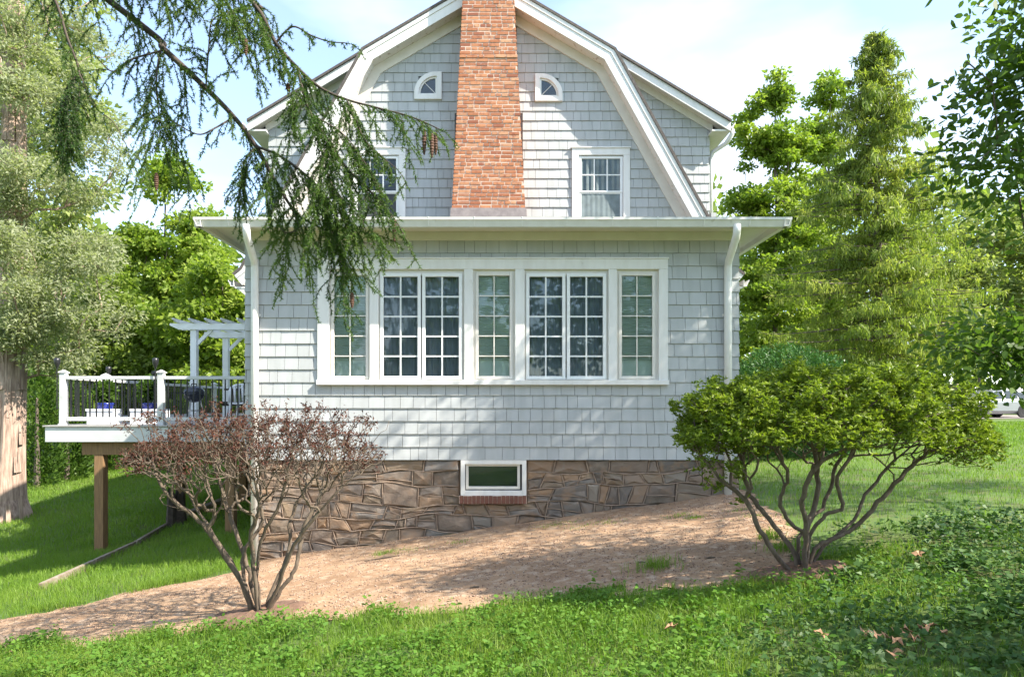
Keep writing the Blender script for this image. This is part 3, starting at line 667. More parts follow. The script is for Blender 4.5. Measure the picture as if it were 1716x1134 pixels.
m.add([(CXG - h - .03, chim_y - .10, 3.62), (CXG + h + .03, chim_y - .10, 3.62), (CXG + h, chim_y - .012, 4.27), (CXG - h, chim_y - .012, 4.27),
       (CXG - h - .03, YG, 3.62), (CXG + h + .03, YG, 3.62), (CXG + h, YG, 4.27), (CXG - h, YG, 4.27)], [(0, 1, 2, 3), (1, 5, 6, 2), (4, 0, 3, 7), (3, 2, 6, 7)])
m.build('flashing', 'lead', chim)

# shed dormers on both roof slopes
YD = 13.35
for s in (-1, 1):
    dx = lambda v: CXG + s * v
    m = MB(); pl_ = [(dx(1.6), 4.0), (dx(4.30), 4.0), (dx(4.30), 6.22), (dx(2.3), 7.42)]
    if s < 0: pl_ = pl_[::-1]
    m.prism(pl_, YD + .008, YB - .3); dw = m.build('dormer_wall', 'siding_back', house)
    sm = MB()
    def rng_(a, b):
        t = 4.31 if a < 6.15 else 4.30 - (a - 6.15) / .6 - .05
        inn = max(.8, 1.5 + (7.0 - a) * .3); return (dx(inn), dx(t)) if s > 0 else (dx(t), dx(inn))
    for p, rz, rr in courses(rng_, 4.2, 7.35, .18, []):
        if p[1] - p[0] < .01: continue
        q = shingle_mesh(p[0], p[1], p[2], p[3], rz, .18, YD, R.uniform(0, .003), rr); sm.add(q.v, q.f, rr)
    tag(sm.build('shingle_run', 'siding', dw), kind='stuff')
    def slope(d0, d1, y0, y1, xi=1.9, xo=4.62):
        f = lambda v: 6.17 + (4.62 - v) * .60
        pl = [(dx(xi), f(xi) - d1), (dx(xo), f(xo) - d1), (dx(xo), f(xo) - d0), (dx(xi), f(xi) - d0)]
        return MB().prism(pl if s > 0 else pl[::-1], y0, y1)
    slope(-.05, 0, YD - .34, YB).build('dormer_roof', 'roof', house)
    slope(.0, .17, YD - .30, YD - .27).build('dormer_rake_board', 'white', house, bevel=.004)
    slope(.08, .10, YD - .27, YD + .01).build('dormer_soffit', 'cream', house)
    slope(.10, .24, YD - .04, YD - .02, 1.9, 4.36).build('dormer_frieze', 'white', house)
    ex = dx(4.62)
    g = gutter_run((ex, YD - .28, 6.06) if s > 0 else (ex, YB, 6.06), (ex, YB, 6.06) if s > 0 else (ex, YD - .28, 6.06), house)
    MB().box(min(dx(4.28), dx(4.62)), max(dx(4.28), dx(4.62)), YD - .26, YB, 6.02, 6.05).build('dormer_eave', 'white', house)
    m = MB(); m.tube([(dx(4.68), YD - .2, 6.07), (dx(4.68), YD - .2, 5.98), (dx(4.60), YD - .1, 5.84), (dx(4.40), YD + .1, 5.74), (dx(4.37), YD + .12, 5.6), (dx(4.37), YD + .12, 4.2)], .045, 8); m.build('downspout', 'white', house, smooth=True)
    # main block side wall and lower eave with its gutter
    MB().box(min(dx(4.2), dx(4.3)), max(dx(4.2), dx(4.3)), YG + .1, YB - .3, -1.9, 4.4).build('side_wall', 'siding', house)
    lx = dx(4.65)
    gutter_run((lx, YK, 2.93) if s > 0 else (lx, YB, 2.93), (lx, YB, 2.93) if s > 0 else (lx, YK, 2.93), house)
    m = MB(); m.box(min(dx(4.3), dx(4.64)), max(dx(4.3), dx(4.64)), YK + .04, YB, 2.90, 2.93); m.build('eave_soffit', 'white', house)
    m = MB(); m.prism([(dx(4.36), 2.6), (dx(4.44), 2.6), (dx(4.46), 2.78), (dx(4.6), 2.9), (dx(4.36), 2.9)] if s > 0 else [(dx(4.36), 2.9), (dx(4.6), 2.9), (dx(4.46), 2.78), (dx(4.44), 2.6), (dx(4.36), 2.6)], YK + .05, YK + .2); m.build('eave_bracket', 'white', house)
MB().box(CXG - 4.25, CXG + 4.25, YB - .32, YB - .3, -1.9, 4.4).build('back_wall', 'siding', house)
MB().box(CXG - 4.25, CXG + 4.25, YG + .1, YG + .12, -1.9, 3.2).build('inner_wall', 'room', house)

# ---------------- fieldstone foundation
fnd = MB().box(-3.40, 3.42, YW + .055, YW + .3, -2.2, .003).box(-3.40, -3.1, YW + .3, YG, -2.4, .003).box(3.12, 3.42, YW + .3, YG, -2.2, .003).build('foundation', 'stone_bed', house)
LV = [0.0, -.165, -.37, -.62, -.80, -1.0, -1.19, -1.40, -1.62, -1.85]
def lev(k, x):
    if k == 0: return -.002
    return LV[k] + .035 * math.sin(x * 1.7 + k * 2.1) + .022 * math.sin(x * 4.3 + k * 1.3) + .012 * math.sin(x * 9.1 + k)
joint = MB(); BX0, BX1 = -.50, .45
def stone(c4):
    pts = []; n = 4
    for i in range(4):
        a, b = Vector(c4[i]), Vector(c4[(i + 1) % 4]); pts.append(a); pts.append((a + b) / 2 + Vector((R.uniform(-.01, .01), R.uniform(-.012, .012))))
    ce = sum(pts, Vector((0, 0))) / 8
    sc = lambda p, d: p + (ce - p).normalized() * min(d, (ce - p).length * .4)
    d0 = R.uniform(.0, .022); tx, tz = R.uniform(-.06, .06), R.uniform(-.07, .07); yf = YW + .03 - d0
    m = MB(); r1 = [sc(p, .009) for p in pts]; r2 = [sc(p, .022 + R.uniform(0, .015)) for p in pts]
    cc = ce + Vector((R.uniform(-.05, .05), R.uniform(-.03, .03)))
    yy = lambda p: yf + (p.x - ce.x) * tx + (p.y - ce.y) * tz
    vs = [(p.x, YW + .08, p.y) for p in r1] + [(p.x, yy(p) + .014, p.y) for p in r1] + [(p.x, yy(p) + R.uniform(-.012, .012), p.y) for p in r2] + [(cc.x, yy(cc) - R.uniform(.0, .016), cc.y)]
    fs = [(i, (i + 1) % 8, 8 + (i + 1) % 8, 8 + i) for i in range(8)] + [(8 + i, 8 + (i + 1) % 8, 16 + (i + 1) % 8, 16 + i) for i in range(8)] + [(16 + i, 16 + (i + 1) % 8, 24) for i in range(8)]
    m.add(vs, fs, R.random()); m.build('stone', 'stone', fnd)
for k in range(len(LV) - 1):
    rngs = [(-3.40, BX0), (BX1, 3.42)] if k < 3 else [(-3.40, 3.42)]
    for a, b in rngs:
        x = a; tl = 0
        while x < b - .01:
            w = R.choice([.12, .16, .22, .28, .34, .42, .5]) * (1.0 if k > 0 else 1.1); e = x + w
            if b - e < .14: e = b
            tr = 0 if e >= b - .001 else R.uniform(-.05, .05)
            if LV[k] > g1((x + e) / 2, YW) - .03:
                xa, xb = x, e
                hi, lo_ = lev(k, x), lev(k + 1, x); hi2, lo2 = lev(k, e), lev(k + 1, e)
                if k == 2 and False: pass
                if w > .2 and R.random() < .62 and k > 0:   # a big unit made of two thin stones
                    f = R.uniform(.4, .6); md, md2 = lo_ + (hi - lo_) * f, lo2 + (hi2 - lo2) * (f + R.uniform(-.2, .2))
                    stone([(xa + tl, hi), (xa, md), (xb, md2), (xb + tr, hi2)]); stone([(xa, md), (xa - tl, lo_), (xb - tr, lo2), (xb, md2)])
                    joint.tube([(xa, YW + .02, md), ((xa + xb) / 2, YW + .014, (md + md2) / 2 + .01), (xb, YW + .02, md2)], .0075, 5)
                else:
                    stone([(xa + tl, hi), (xa - tl, lo_), (xb - tr, lo2), (xb + tr, hi2)])
                if e < b - .001: joint.tube([(xb + tr, YW + .02, hi2), (xb, YW + .014, (hi2 + lo2) / 2), (xb - tr, YW + .02, lo2)], [.007, .0085, .007], 5)
            x = e; tl = tr
        if k < len(LV) - 2:
            pts = [(xx, YW + .016 + R.uniform(-.004, .004), lev(k + 1, xx) + R.uniform(-.003, .003)) for xx in np.arange(a, b, .09)]
            joint.tube(pts, [R.uniform(.006, .0105) for _ in pts], 5)
joint.build('mortar_joint', 'pointing', fnd)
# basement window
a, b, t, bt = xpx(772), xpx(882), -.002, zpx(830)
m = MB(); yf = YW - .02; f = .06; m.box(a, a + f, yf, YW + .07, bt, t); m.box(b - f, b, yf, YW + .07, bt, t); m.box(a + f, b - f, yf, YW + .07, t - f, t); m.box(a + f, b - f, yf, YW + .07, bt, bt + .07)
m.build('window_casing', 'white', house, bevel=.004)
w = sash('basement_window', xpx(785), xpx(867), zpx(815), zpx(781), YW + .012, .038, 1, 1, .02, house, 'cream', deep=.03)
MB().box(a + .03, b - .03, YW + .047, YW + .053, bt + .03, t - .03).build('dark_backing', 'screen', w)
n = 16; w0 = (xpx(882) - xpx(770)) / n
sb = MB().box(xpx(770) - .005, xpx(882) + .005, YW - .035, YW + .07, zpx(843) - .002, zpx(830) - .002).build('brick_sill', 'mortar', house)
bs = MB(); v, f = cbox(-w0 / 2 + .004, w0 / 2 - .004, 0, .1, 0, zpx(830) - zpx(843) - .002, .003); bs.add(v, f); bsm = bs.mesh('sill_brick'); bsm.materials.append(M['sillbrick'])
for i in range(n):
    o = link('brick', bsm, sb); o.location = (xpx(770) + (i + .5) * w0, YW - .046 + R.uniform(-.004, .004), zpx(843) + R.uniform(-.003, .003))

# ------------------------------------------------------------------ deck on the slope beside the house
DZ, DX0, DX1, DY0, DY1 = .39, -8.39, CXG - 4.33, 12.72, 19.9
deck = thing('deck', (-6.3, 16, -2.0), 'raised white deck with black balusters on brown wood posts', 'deck')
m = MB(); m.box(DX0, DX1, DY0, DY0 + .04, DZ - .31, DZ - .032); m.box(DX0, DX0 + .04, DY0 + .04, DY1, DZ - .31, DZ - .032); m.box(DX0 + .04, DX1, DY1 - .04, DY1, DZ - .31, DZ - .032)
m.build('fascia', 'deck_trim', deck, bevel=.004)
bd = MB().box(DX0 - .03, DX1 + .0, 0, .139, -.026, 0).mesh('deck_board'); bd.materials.append(M['deckboard'])
y = DY0 - .03
while y < DY1:
    o = link('deck_board', bd, deck); o.location = (0, y, DZ + .0); y += .145
m = MB()
for x in np.arange(DX0 + .4, DX1, .4): m.box(x, x + .04, DY0 + .05, DY1 - .05, DZ - .26, DZ - .03)
m.build('joist', 'lumber', deck)
for y in (12.84, 16.2, 19.4): MB().box(-7.78, DX1, y, y + .14, DZ - .56, DZ - .315).build('beam', 'lumber', deck, bevel=.008)
for x, y in ((-7.46, 12.85), (-5.0, 12.85), (-7.5, 16.2), (-6.0, 16.2), (-4.75, 16.2), (-7.5, 19.4), (-6.4, 19.4), (-5.6, 19.4), (-4.8, 19.4)):
    MB().box(x - .085, x + .085, y - .015, y + .155, g1(x, y) - .05, DZ - .31 if False else DZ - .56).build('support_post', 'lumber', deck, bevel=.006)
def newel(x, y):
    p = MB().box(x - .056, x + .056, y - .056, y + .056, DZ, DZ + .98).build('railing_post', 'deck_trim', deck, bevel=.006)
    m = MB(); m.box(x - .072, x + .072, y - .072, y + .072, DZ + .98, DZ + 1.0)
    a = .068; m.add([(x - a, y - a, DZ + 1.0), (x + a, y - a, DZ + 1.0), (x + a, y + a, DZ + 1.0), (x - a, y + a, DZ + 1.0), (x, y, DZ + 1.045)], [(0, 1, 4), (1, 2, 4), (2, 3, 4), (3, 0, 4)])
    m.build('post_cap', 'deck_trim', p)
    m = MB(); m.box(x - .068, x + .068, y - .068, y + .068, DZ, DZ + .03); m.build('post_skirt', 'deck_trim', p)
newels = [(-8.13, 12.86), (-6.29, 12.86), (-8.13, 14.25), (-8.13, 16.3), (-8.13, 18.3), (-8.13, 19.75), (-6.2, 19.75)]
for x, y in newels: newel(x, y)
bal = MB().box(-.0095, .0095, -.0095, .0095, DZ + .15, DZ + .86).mesh('baluster'); bal.materials.append(M['black'])
def rail(x0, y0, x1, y1, n):
    a, b = Vector((x0, y0, 0)), Vector((x1, y1, 0)); d = (b - a).normalized(); s = Vector((-d.y, d.x, 0))
    def bar(name, w, z0, z1):
        vs = [(q + s * k * w / 2 + Vector((0, 0, z))) for z in (z0, z1) for q, k in ((a, -1), (b, -1), (b, 1), (a, 1))]
        MB().add(vs, [(0, 3, 2, 1), (4, 5, 6, 7), (0, 1, 5, 4), (1, 2, 6, 5), (2, 3, 7, 6), (3, 0, 4, 7)]).build(name, 'deck_trim', deck, bevel=.005)
    bar('top_rail', .09, DZ + .86, DZ + .92); bar('bottom_rail', .07, DZ + .08, DZ + .15)
    for i in range(n):
        o = link('baluster', bal, deck); q = a + (b - a) * ((i + .5) / n); o.location = (q.x, q.y, 0)
rail(-8.06, 12.86, -6.36, 12.86, 14); rail(-6.22, 12.86, DX1 + .02, 12.86, 15)
rail(-8.13, 12.93, -8.13, 14.18, 11); rail(-8.13, 14.32, -8.13, 16.23, 16); rail(-8.13, 16.37, -8.13, 18.23, 16); rail(-8.13, 18.37, -8.13, 19.68, 11); rail(-8.06, 19.75, -6.27, 19.75, 15); rail(-6.13, 19.75, DX1, 19.75, 15)

def torch(x, y, z0, ztop, label, i):
    t = thing('garden_torch', (x, y, z0), label, 'torch', 'torches fixed to the deck posts')
    MB().tube([(x, y, z0), (x, y, ztop - .2)], .011, 7).build('pole', 'black', t)
    MB().lathe([(.012, 0), (.022, .02), (.05, .09), (.056, .15), (.05, .19), (.03, .20), (.0, .2)], (x, y, ztop - .21), 12).build('bowl', 'black', t, smooth=True)
torch(-8.20, 12.775, DZ + .3, DZ + 1.27, 'black torch on the outer front corner post of the deck', 0)
torch(-6.36, 12.775, DZ + .3, DZ + 1.27, 'black torch on the middle front post of the deck', 1)
torch(-8.13, 14.35, DZ + .5, DZ + 1.2, 'black torch on side railing behind the deck corner', 2)
torch(-8.10, 16.2, DZ + .5, DZ + 1.2, 'black torch on the side railing farther back along the deck', 3)

def bush_leaves(name, c, r, n, ln, wd, mat, parent, tpl='diamond', rb=0.5, shell=.55, droop=0.0):
    d = rdir(n); q = shell + (1 - shell) * NR.random(n); lump = .8 + .35 * vnoise(d[:, 0] * 3 + c[0], d[:, 1] * 3 + d[:, 2] * 2.1, 1.0, 4)
    C = np.array(c) + d * (q * lump)[:, None] * np.array(r); D = unit(d + rdir(n) * .9 - np.array([0, 0, droop])); 
    rn = np.clip(.25 + .4 * NR.random(n) + .35 * d[:, 2] * 0 + .3 * (NR.random(n) - .5), 0, 1)
    return leaves(name, C, D, rdir(n, .6), ln * NR.uniform(.6, 1.2, n), wd * NR.uniform(.7, 1.2, n), mat, parent, rn, tpl)
def planter(x, y, w, label, plabel, tall):
    t = thing('planter_box', (x, y, DZ), label, 'planter', 'planter boxes on the deck')
    m = MB(); b = .30; z0 = DZ
    m.box(x - w / 2, x + w / 2, y - .17, y - .14, z0, z0 + b); m.box(x - w / 2, x + w / 2, y + .14, y + .17, z0, z0 + b); m.box(x - w / 2, x - w / 2 + .03, y - .14, y + .14, z0, z0 + b); m.box(x + w / 2 - .03, x + w / 2, y - .14, y + .14, z0, z0 + b); m.box(x - w / 2 + .03, x + w / 2 - .03, y - .14, y + .14, z0, z0 + .02)
    m.build('box', 'plastic', t, bevel=.005)
    MB().box(x - w / 2 - .015, x + w / 2 + .015, y - .185, y - .172, z0 + b - .04, z0 + b + .005).build('rim', 'plastic', t)
    pt = thing('potted_plant', (x, y, DZ + .02), plabel, 'plant', 'potted plants in the planter boxes')
    MB().lathe([(.10, 0), (.14, .25), (.155, .36), (.165, .37), (.165, .40), (.14, .40), (.13, .36), (.0, .36)], (x, y, DZ + .021), 16).build('pot', 'blue', pt, smooth=True)
    bush_leaves('foliage', (x, y, DZ + .42 + tall * .5), (w * .42, .22, tall * .55), 900, .09, .05, 'leaf_dark', pt, 'oval', shell=.1)
planter(-7.75, 13.55, .52, 'white planter box by the outer corner of the deck', 'leafy plant in blue pot inside the corner planter', .42)
planter(-6.85, 13.55, .62, 'wide white planter box beside the middle deck post', 'leafy plant in blue pot inside the wide planter', .5)

gr = thing('kettle_grill', (-6.18, 14.0, DZ), 'round black kettle grill standing on the deck', 'grill'); gx_, gy_ = -6.18, 14.0; gc = DZ + .62
MB().lathe([(.02, -.19), (.10, -.17), (.17, -.11), (.205, -.03), (.21, 0), (.2, .005), (0, .005)], (gx_, gy_, gc), 24).build('bowl', 'enamel', gr, smooth=True)
ld = MB().lathe([(.213, .0), (.215, .012), (.20, .06), (.15, .115), (.08, .145), (.0, .15)], (gx_, gy_, gc + .006), 24).build('lid', 'enamel', gr, smooth=True)
MB().tube([(gx_ - .05, gy_, gc + .145), (gx_ - .05, gy_, gc + .19), (gx_ + .05, gy_, gc + .19), (gx_ + .05, gy_, gc + .145)], .012, 6).build('handle', 'black', ld)
for k in range(3):
    a = k * 2.094 + .5; MB().tube([(gx_ + .12 * math.cos(a), gy_ + .12 * math.sin(a), gc - .14), (gx_ + .24 * math.cos(a), gy_ + .24 * math.sin(a), DZ)], .012, 6).build('leg', 'rim', gr)
MB().lathe([(.0, 0), (.13, .0), (.135, .03), (.0, .02)], (gx_, gy_, DZ + .25), 16).build('ash_pan', 'rim', gr)
MB().box(gx_ - .5, gx_ - .22, gy_ - .12, gy_ + .12, gc + .0, gc + .02).build('side_shelf', 'black', gr)

tb = thing('picnic_table', (-5.2, 15.2, DZ), 'dark stained picnic table standing on the deck', 'table')
for i in range(5): MB().box(-5.9, -4.6, 14.85 + i * .145, 14.85 + i * .145 + .138, DZ + .70, DZ + .74).build('table_plank', 'darkwood', tb)
for yy in (14.45, 15.75):
    MB().box(-6.05, -4.6, yy, yy + .26, DZ + .42, DZ + .455).build('bench_seat', 'darkwood', tb)
for xx in (-5.8, -4.8):
    MB().box(xx - .02, xx + .02, 14.5, 15.98, DZ + .36, DZ + .42).build('cross_bar', 'darkwood', tb)
    for s in (-1, 1): MB().tube([(xx + .05, 15.23 + s * .22, DZ + .70), (xx + .05, 15.23 + s * .60, DZ + .01)], .035, 4).build('leg', 'darkwood', tb)
ch = thing('patio_chair', (-5.1, 13.7, DZ), 'white plastic chair with rounded back on the deck', 'chair'); cx_, cy_ = -5.12, 13.75
bk = [(cx_ + .25 * math.cos(t), cy_ + .02 - .05 * math.sin(t), DZ + .62 + .17 * math.sin(t)) for t in np.linspace(math.pi, 0, 12)]
m = MB(); m.tube([(cx_ - .25, cy_ + .0, DZ + .4)] + bk + [(cx_ + .25, cy_, DZ + .4)], .022, 6)
for i in range(6):
    q = -.2 + i * .08; m.tube([(cx_ + q, cy_, DZ + .42), (cx_ + q, cy_ - .03, DZ + .62 + .17 * math.sqrt(max(0, 1 - (q / .25) ** 2)))], .026, 4)
m.build('backrest', 'plastic', ch, smooth=True); MB().box(cx_ - .25, cx_ + .25, cy_ - .02, cy_ + .45, DZ + .39, DZ + .43).build('seat', 'plastic', ch, bevel=.015)
for sx in (-.22, .22):
    for sy in (.0, .42): MB().tube([(cx_ + sx, cy_ + sy, DZ + .4), (cx_ + sx * 1.12, cy_ + sy, DZ)], .024, 5).build('leg', 'plastic', ch)

pg = thing('pergola', (-6, 17.8, DZ), 'white pergola with slatted top rising behind the deck railing', 'pergola'); PZ = 2.66
for x, y in ((-7.49, 17.0), (-7.49, 19.0), (-4.9, 17.0), (-4.9, 19.0)):
    q = MB().box(x - .075, x + .075, y - .075, y + .075, DZ, PZ).build('post', 'vinyl', pg, bevel=.005)
    m = MB(); m.prism([(x + .075, PZ - .42), (x + .48, PZ - .02), (x + .36, PZ - .02), (x + .075, PZ - .30)], y - .03, y + .03); m.build('brace', 'vinyl', q)
def beamp(x0, x1, y, z0, z1, name='beam'):            # beam with a tapered tail
    MB().prism([(x0, z1), (x0, z1 - .05), (x0 + .22, z0), (x1 - .22, z0), (x1, z1 - .05), (x1, z1)], y - .022, y + .022).build(name, 'vinyl', pg)
for y in (16.9, 17.1, 18.9, 19.1): beamp(-8.05, -4.6, y, PZ - .02, PZ + .13)
for i in range(9):
    x = -7.8 + i * .39; m = MB(); m.add([(x - .02, a, b) for a, b in ((16.5, PZ + .215), (16.5, PZ + .185), (16.65, PZ + .135), (19.5, PZ + .135), (19.7, PZ + .185), (19.7, PZ + .215))] + [(x + .02, a, b) for a, b in ((16.5, PZ + .215), (16.5, PZ + .185), (16.65, PZ + .135), (19.5, PZ + .135), (19.7, PZ + .185), (19.7, PZ + .215))],
        [(0, 1, 2, 3, 4, 5), (11, 10, 9, 8, 7, 6)] + [(i_, (i_ + 1) % 6 + 0, (i_ + 1) % 6 + 6, i_ + 6) for i_ in range(6)]); m.build('rafter', 'vinyl', pg)

# landscape edging, stump and small litter on the ground
e0, e1 = gpix(68, 990), gpix(280, 884)
ed = thing('garden_edging', e0, 'long weathered grey edging boards along the shaded grass under the deck', 'edging')
k = 3
for i in range(k):
    a = e0.lerp(e1, i / k); b = e0.lerp(e1, (i + 1) / k - .012); d = (b - a).normalized(); s = Vector((-d.y, d.x, 0)) * .03
    a.z = g1(a.x, a.y); b.z = g1(b.x, b.y); vs = [q + s * w + Vector((0, 0, z)) for z in (-.05, .11) for q, w in ((a, -1), (b, -1), (b, 1), (a, 1))]
    MB().add(vs, [(0, 3, 2, 1), (4, 5, 6, 7), (0, 1, 5, 4), (1, 2, 6, 5), (2, 3, 7, 6), (3, 0, 4, 7)]).build('edging_board', 'oldwood', ed, bevel=.006)
f0, f1 = gpix(312, 868), gpix(405, 832)
d = (f1 - f0).normalized(); s = Vector((-d.y, d.x, 0)) * .09
vs = [q + s * w + Vector((0, 0, z)) for z in (-.05, .14) for q, w in ((f0, -1), (f1, -1), (f1, 1), (f0, 1))]
tag(MB().add(vs, [(0, 3, 2, 1), (4, 5, 6, 7), (0, 1, 5, 4), (1, 2, 6, 5), (2, 3, 7, 6), (3, 0, 4, 7)]).build('landscape_timber', 'oldwood', None, bevel=.012), 'thick brown timber lying behind the stump under the deck', 'timber')
sp = gpix(293, 880); m = MB(); n = 14; vs = []
for j, (z, q) in enumerate(((-.1, .22), (.05, .20), (.3, .17), (.55, .16), (.72, .15))):
    for i in range(n):
        t = 2 * math.pi * i / n; rr = q * (1 + .22 * math.sin(3 * t + j * .3) + R.uniform(-.08, .08)); zz = z + (R.uniform(-.18, .12) if j == 4 else 0); vs.append((sp.x + rr * math.cos(t), sp.y + rr * math.sin(t), sp.z + zz))
vs.append((sp.x, sp.y, sp.z + .5))
m.add(vs, [(j * n + i, j * n + (i + 1) % n, (j + 1) * n + (i + 1) % n, (j + 1) * n + i) for j in range(4) for i in range(n)] + [(4 * n + i, 4 * n + (i + 1) % n, 5 * n) for i in range(n)])
tag(m.build('tree_stump', 'bark_dark'), 'short rotten tree stump at the end of the edging boards', 'stump')

# ------------------------------------------------------------------ far side of the lawn: car, pillar, fence, wall
def car(x, y, yaw):
    z = g1(x, y) + .02; t = thing('parked_car', (x, y, z), 'silver hatchback car parked on the road beyond the lawn', 'car')
    parts = []
    # stations along the length (nose at -x): x, sill z, belt z, half width
    st = [(-2.15, .42, .60, .62), (-2.08, .28, .72, .76), (-1.7, .20, .80, .86), (-1.0, .19, .92, .89), (-.3, .19, .96, .90), (.6, .19, .98, .90), (1.4, .20, 1.0, .88), (1.95, .26, 1.0, .80), (2.12, .40, .92, .70)]
    m = MB(); n = 10; vs = []
    for sx, zs, zb, hw in st:
        ring = [(-hw * .86, zs), (-hw, zs + .16), (-hw * 1.0, zb - .18), (-hw * .95, zb - .03), (-hw * .80, zb + .02), (hw * .80, zb + .02), (hw * .95, zb - .03), (hw, zb - .18), (hw, zs + .16), (hw * .86, zs)]
        vs += [(sx, a, b) for a, b in ring]
    fs = [(i * n + j, i * n + (j + 1) % n, (i + 1) * n + (j + 1) % n, (i + 1) * n + j) for i in range(len(st) - 1) for j in range(n)] + [tuple(range(n - 1, -1, -1)), tuple(range((len(st) - 1) * n, len(st) * n))]
    m.add(vs, fs); parts.append(m.build('body', 'car', t, smooth=False, bevel=.02))
    m = MB(); rf = [(-1.05, .97, .80), (-.25, 1.42, .62), (.3, 1.49, .62), (1.1, 1.44, .61), (1.75, 1.22, .60), (1.98, 1.0, .72)]; vs = []
    for sx, zz, hw in rf: vs += [(sx, -.80, .96), (sx, -hw, zz - .03), (sx, -hw + .08, zz), (sx, hw - .08, zz), (sx, hw, zz - .03), (sx, .80, .96)]
    m.add(vs, [(i * 6 + j, i * 6 + j + 1, i * 6 + 7 + j, i * 6 + 6 + j) for i in range(5) for j in range(5)]); parts.append(m.build('roof', 'car', t, smooth=True))
    for s in (-1, 1):
        yy = lambda z_: s * (.812 - (z_ - .96) / .5 * .165)
        for w in ([(-.78, 1.0), (-.18, 1.38), (.22, 1.42), (.24, 1.0)], [(.33, 1.0), (.32, 1.42), (.95, 1.40), (1.05, 1.02)], [(1.12, 1.02), (1.03, 1.38), (1.45, 1.24), (1.5, 1.04)]):
            parts.append(MB().add([(a, yy(b), b) for a, b in w] + [(a, yy(b) - s * .01, b) for a, b in w], [(0, 1, 2, 3), (7, 6, 5, 4)]).build('side_window', 'car_glass', t))
        parts.append(MB().box(-.80, -.62, min(s * .86, s * 1.0), max(s * .86, s * 1.0), .98, 1.10).build('wing_mirror', 'car', t, bevel=.03))
        parts.append(MB().box(-2.1, -1.85, min(s * .5, s * .78), max(s * .5, s * .78), .62, .74).build('headlight', 'lens', t, bevel=.02))
        parts.append(MB().box(1.9, 2.1, min(s * .55, s * .80), max(s * .55, s * .80), .78, .94).build('tail_light', 'red_lens', t, bevel=.02))
        for wx in (-1.32, 1.32):
            m = MB(); ang = np.linspace(0, 2 * math.pi, 21)[:-1]; vs = []
            for q, w in ((.20, .0), (.31, .0), (.325, .03), (.325, .17), (.31, .2), (.20, .2)): vs += [(wx + q * math.cos(a), s * (.90 - w), .325 + q * math.sin(a)) for a in ang]
            m.add(vs, [(i * 20 + j, i * 20 + (j + 1) % 20, ((i + 1) % 6) * 20 + (j + 1) % 20, ((i + 1) % 6) * 20 + j) for i in range(6) for j in range(20)])
            wh = m.build('wheel', 'tyre', t, smooth=True); m = MB(); m.add([(wx, s * .885, .325)] + [(wx + .2 * math.cos(a), s * (.87), .325 + .2 * math.sin(a)) for a in ang], [(0, i + 1, (i + 1) % 20 + 1) for i in range(20)])
            rm = m.build('rim', 'rim', wh); parts += [wh, rm]
            m = MB(); m.add([(wx, s * .893, .33)] + [(wx + .39 * math.cos(a), s * (.905), .33 + .39 * math.sin(a)) for a in ang], [(0, i + 1, (i + 1) % 20 + 1) for i in range(20)]); parts.append(m.build('wheel_arch', 'tyre', t))
            wa = parts[-1]; wa.scale = (1, 1, 1)
    c, s_ = math.cos(yaw), math.sin(yaw)
    for o in parts:
        co = np.empty(len(o.data.vertices) * 3, np.float32); o.data.vertices.foreach_get('co', co); co = co.reshape(-1, 3); q = co.copy()
        q[:, 0] = co[:, 0] * c - co[:, 1] * s_ + x; q[:, 1] = co[:, 0] * s_ + co[:, 1] * c + y; q[:, 2] = co[:, 2] + z
        o.data.vertices.foreach_set('co', q.ravel()); o.data.update()
car(26.4, 36.6, .12)
pp = Vector((29.6, 43.5, 0)); pz = g1(pp.x, pp.y)
pl = thing('stone_pillar', (pp.x, pp.y, pz), 'square tan stone gate pillar beyond the road', 'pillar')
zz = pz
for i in range(6):
    MB().box(pp.x - .45 + R.uniform(-.02, .02), pp.x + .45 + R.uniform(-.02, .02), pp.y - .45, pp.y + .45, zz, zz + .30).build('block', 'tanstone', pl, bevel=.02); zz += .305
MB().box(pp.x - .55, pp.x + .55, pp.y - .55, pp.y + .55, zz, zz + .12).build('cap', 'tanstone', pl, bevel=.03)
fe = thing('iron_fence', (27.6, 43.5, pz), 'black iron picket fence joined to the tan stone pillar', 'fence')
for z in (.3, 1.45): MB().box(25.6, 29.14, 43.48, 43.52, pz + z, pz + z + .05).build('rail', 'black', fe)
pk = MB().box(-.02, .02, -.02, .02, 0, 1.7).mesh('picket'); pk.materials.append(M['black'])
for i in range(22): o = link('picket', pk, fe); o.location = (25.7 + i * .16, 43.5, pz); o.matrix_parent_inverse = PINV[fe.name]
wl = thing('stone_wall', (25, 43, .2), 'low pale stone retaining wall beyond the road', 'wall')
wx = 19.5; rowz = g1(22, 42)
for r_ in range(3):
    x = 19.3 + R.random() * .3
    while x < 25.3:
        w = R.uniform(.4, .9); MB().box(x, x + w - .03, 42.6 + R.uniform(-.04, .04), 43.2, rowz + r_ * .33, rowz + r_ * .33 + .31, R.random()).build('stone', 'greystone', wl, bevel=.03); x += w

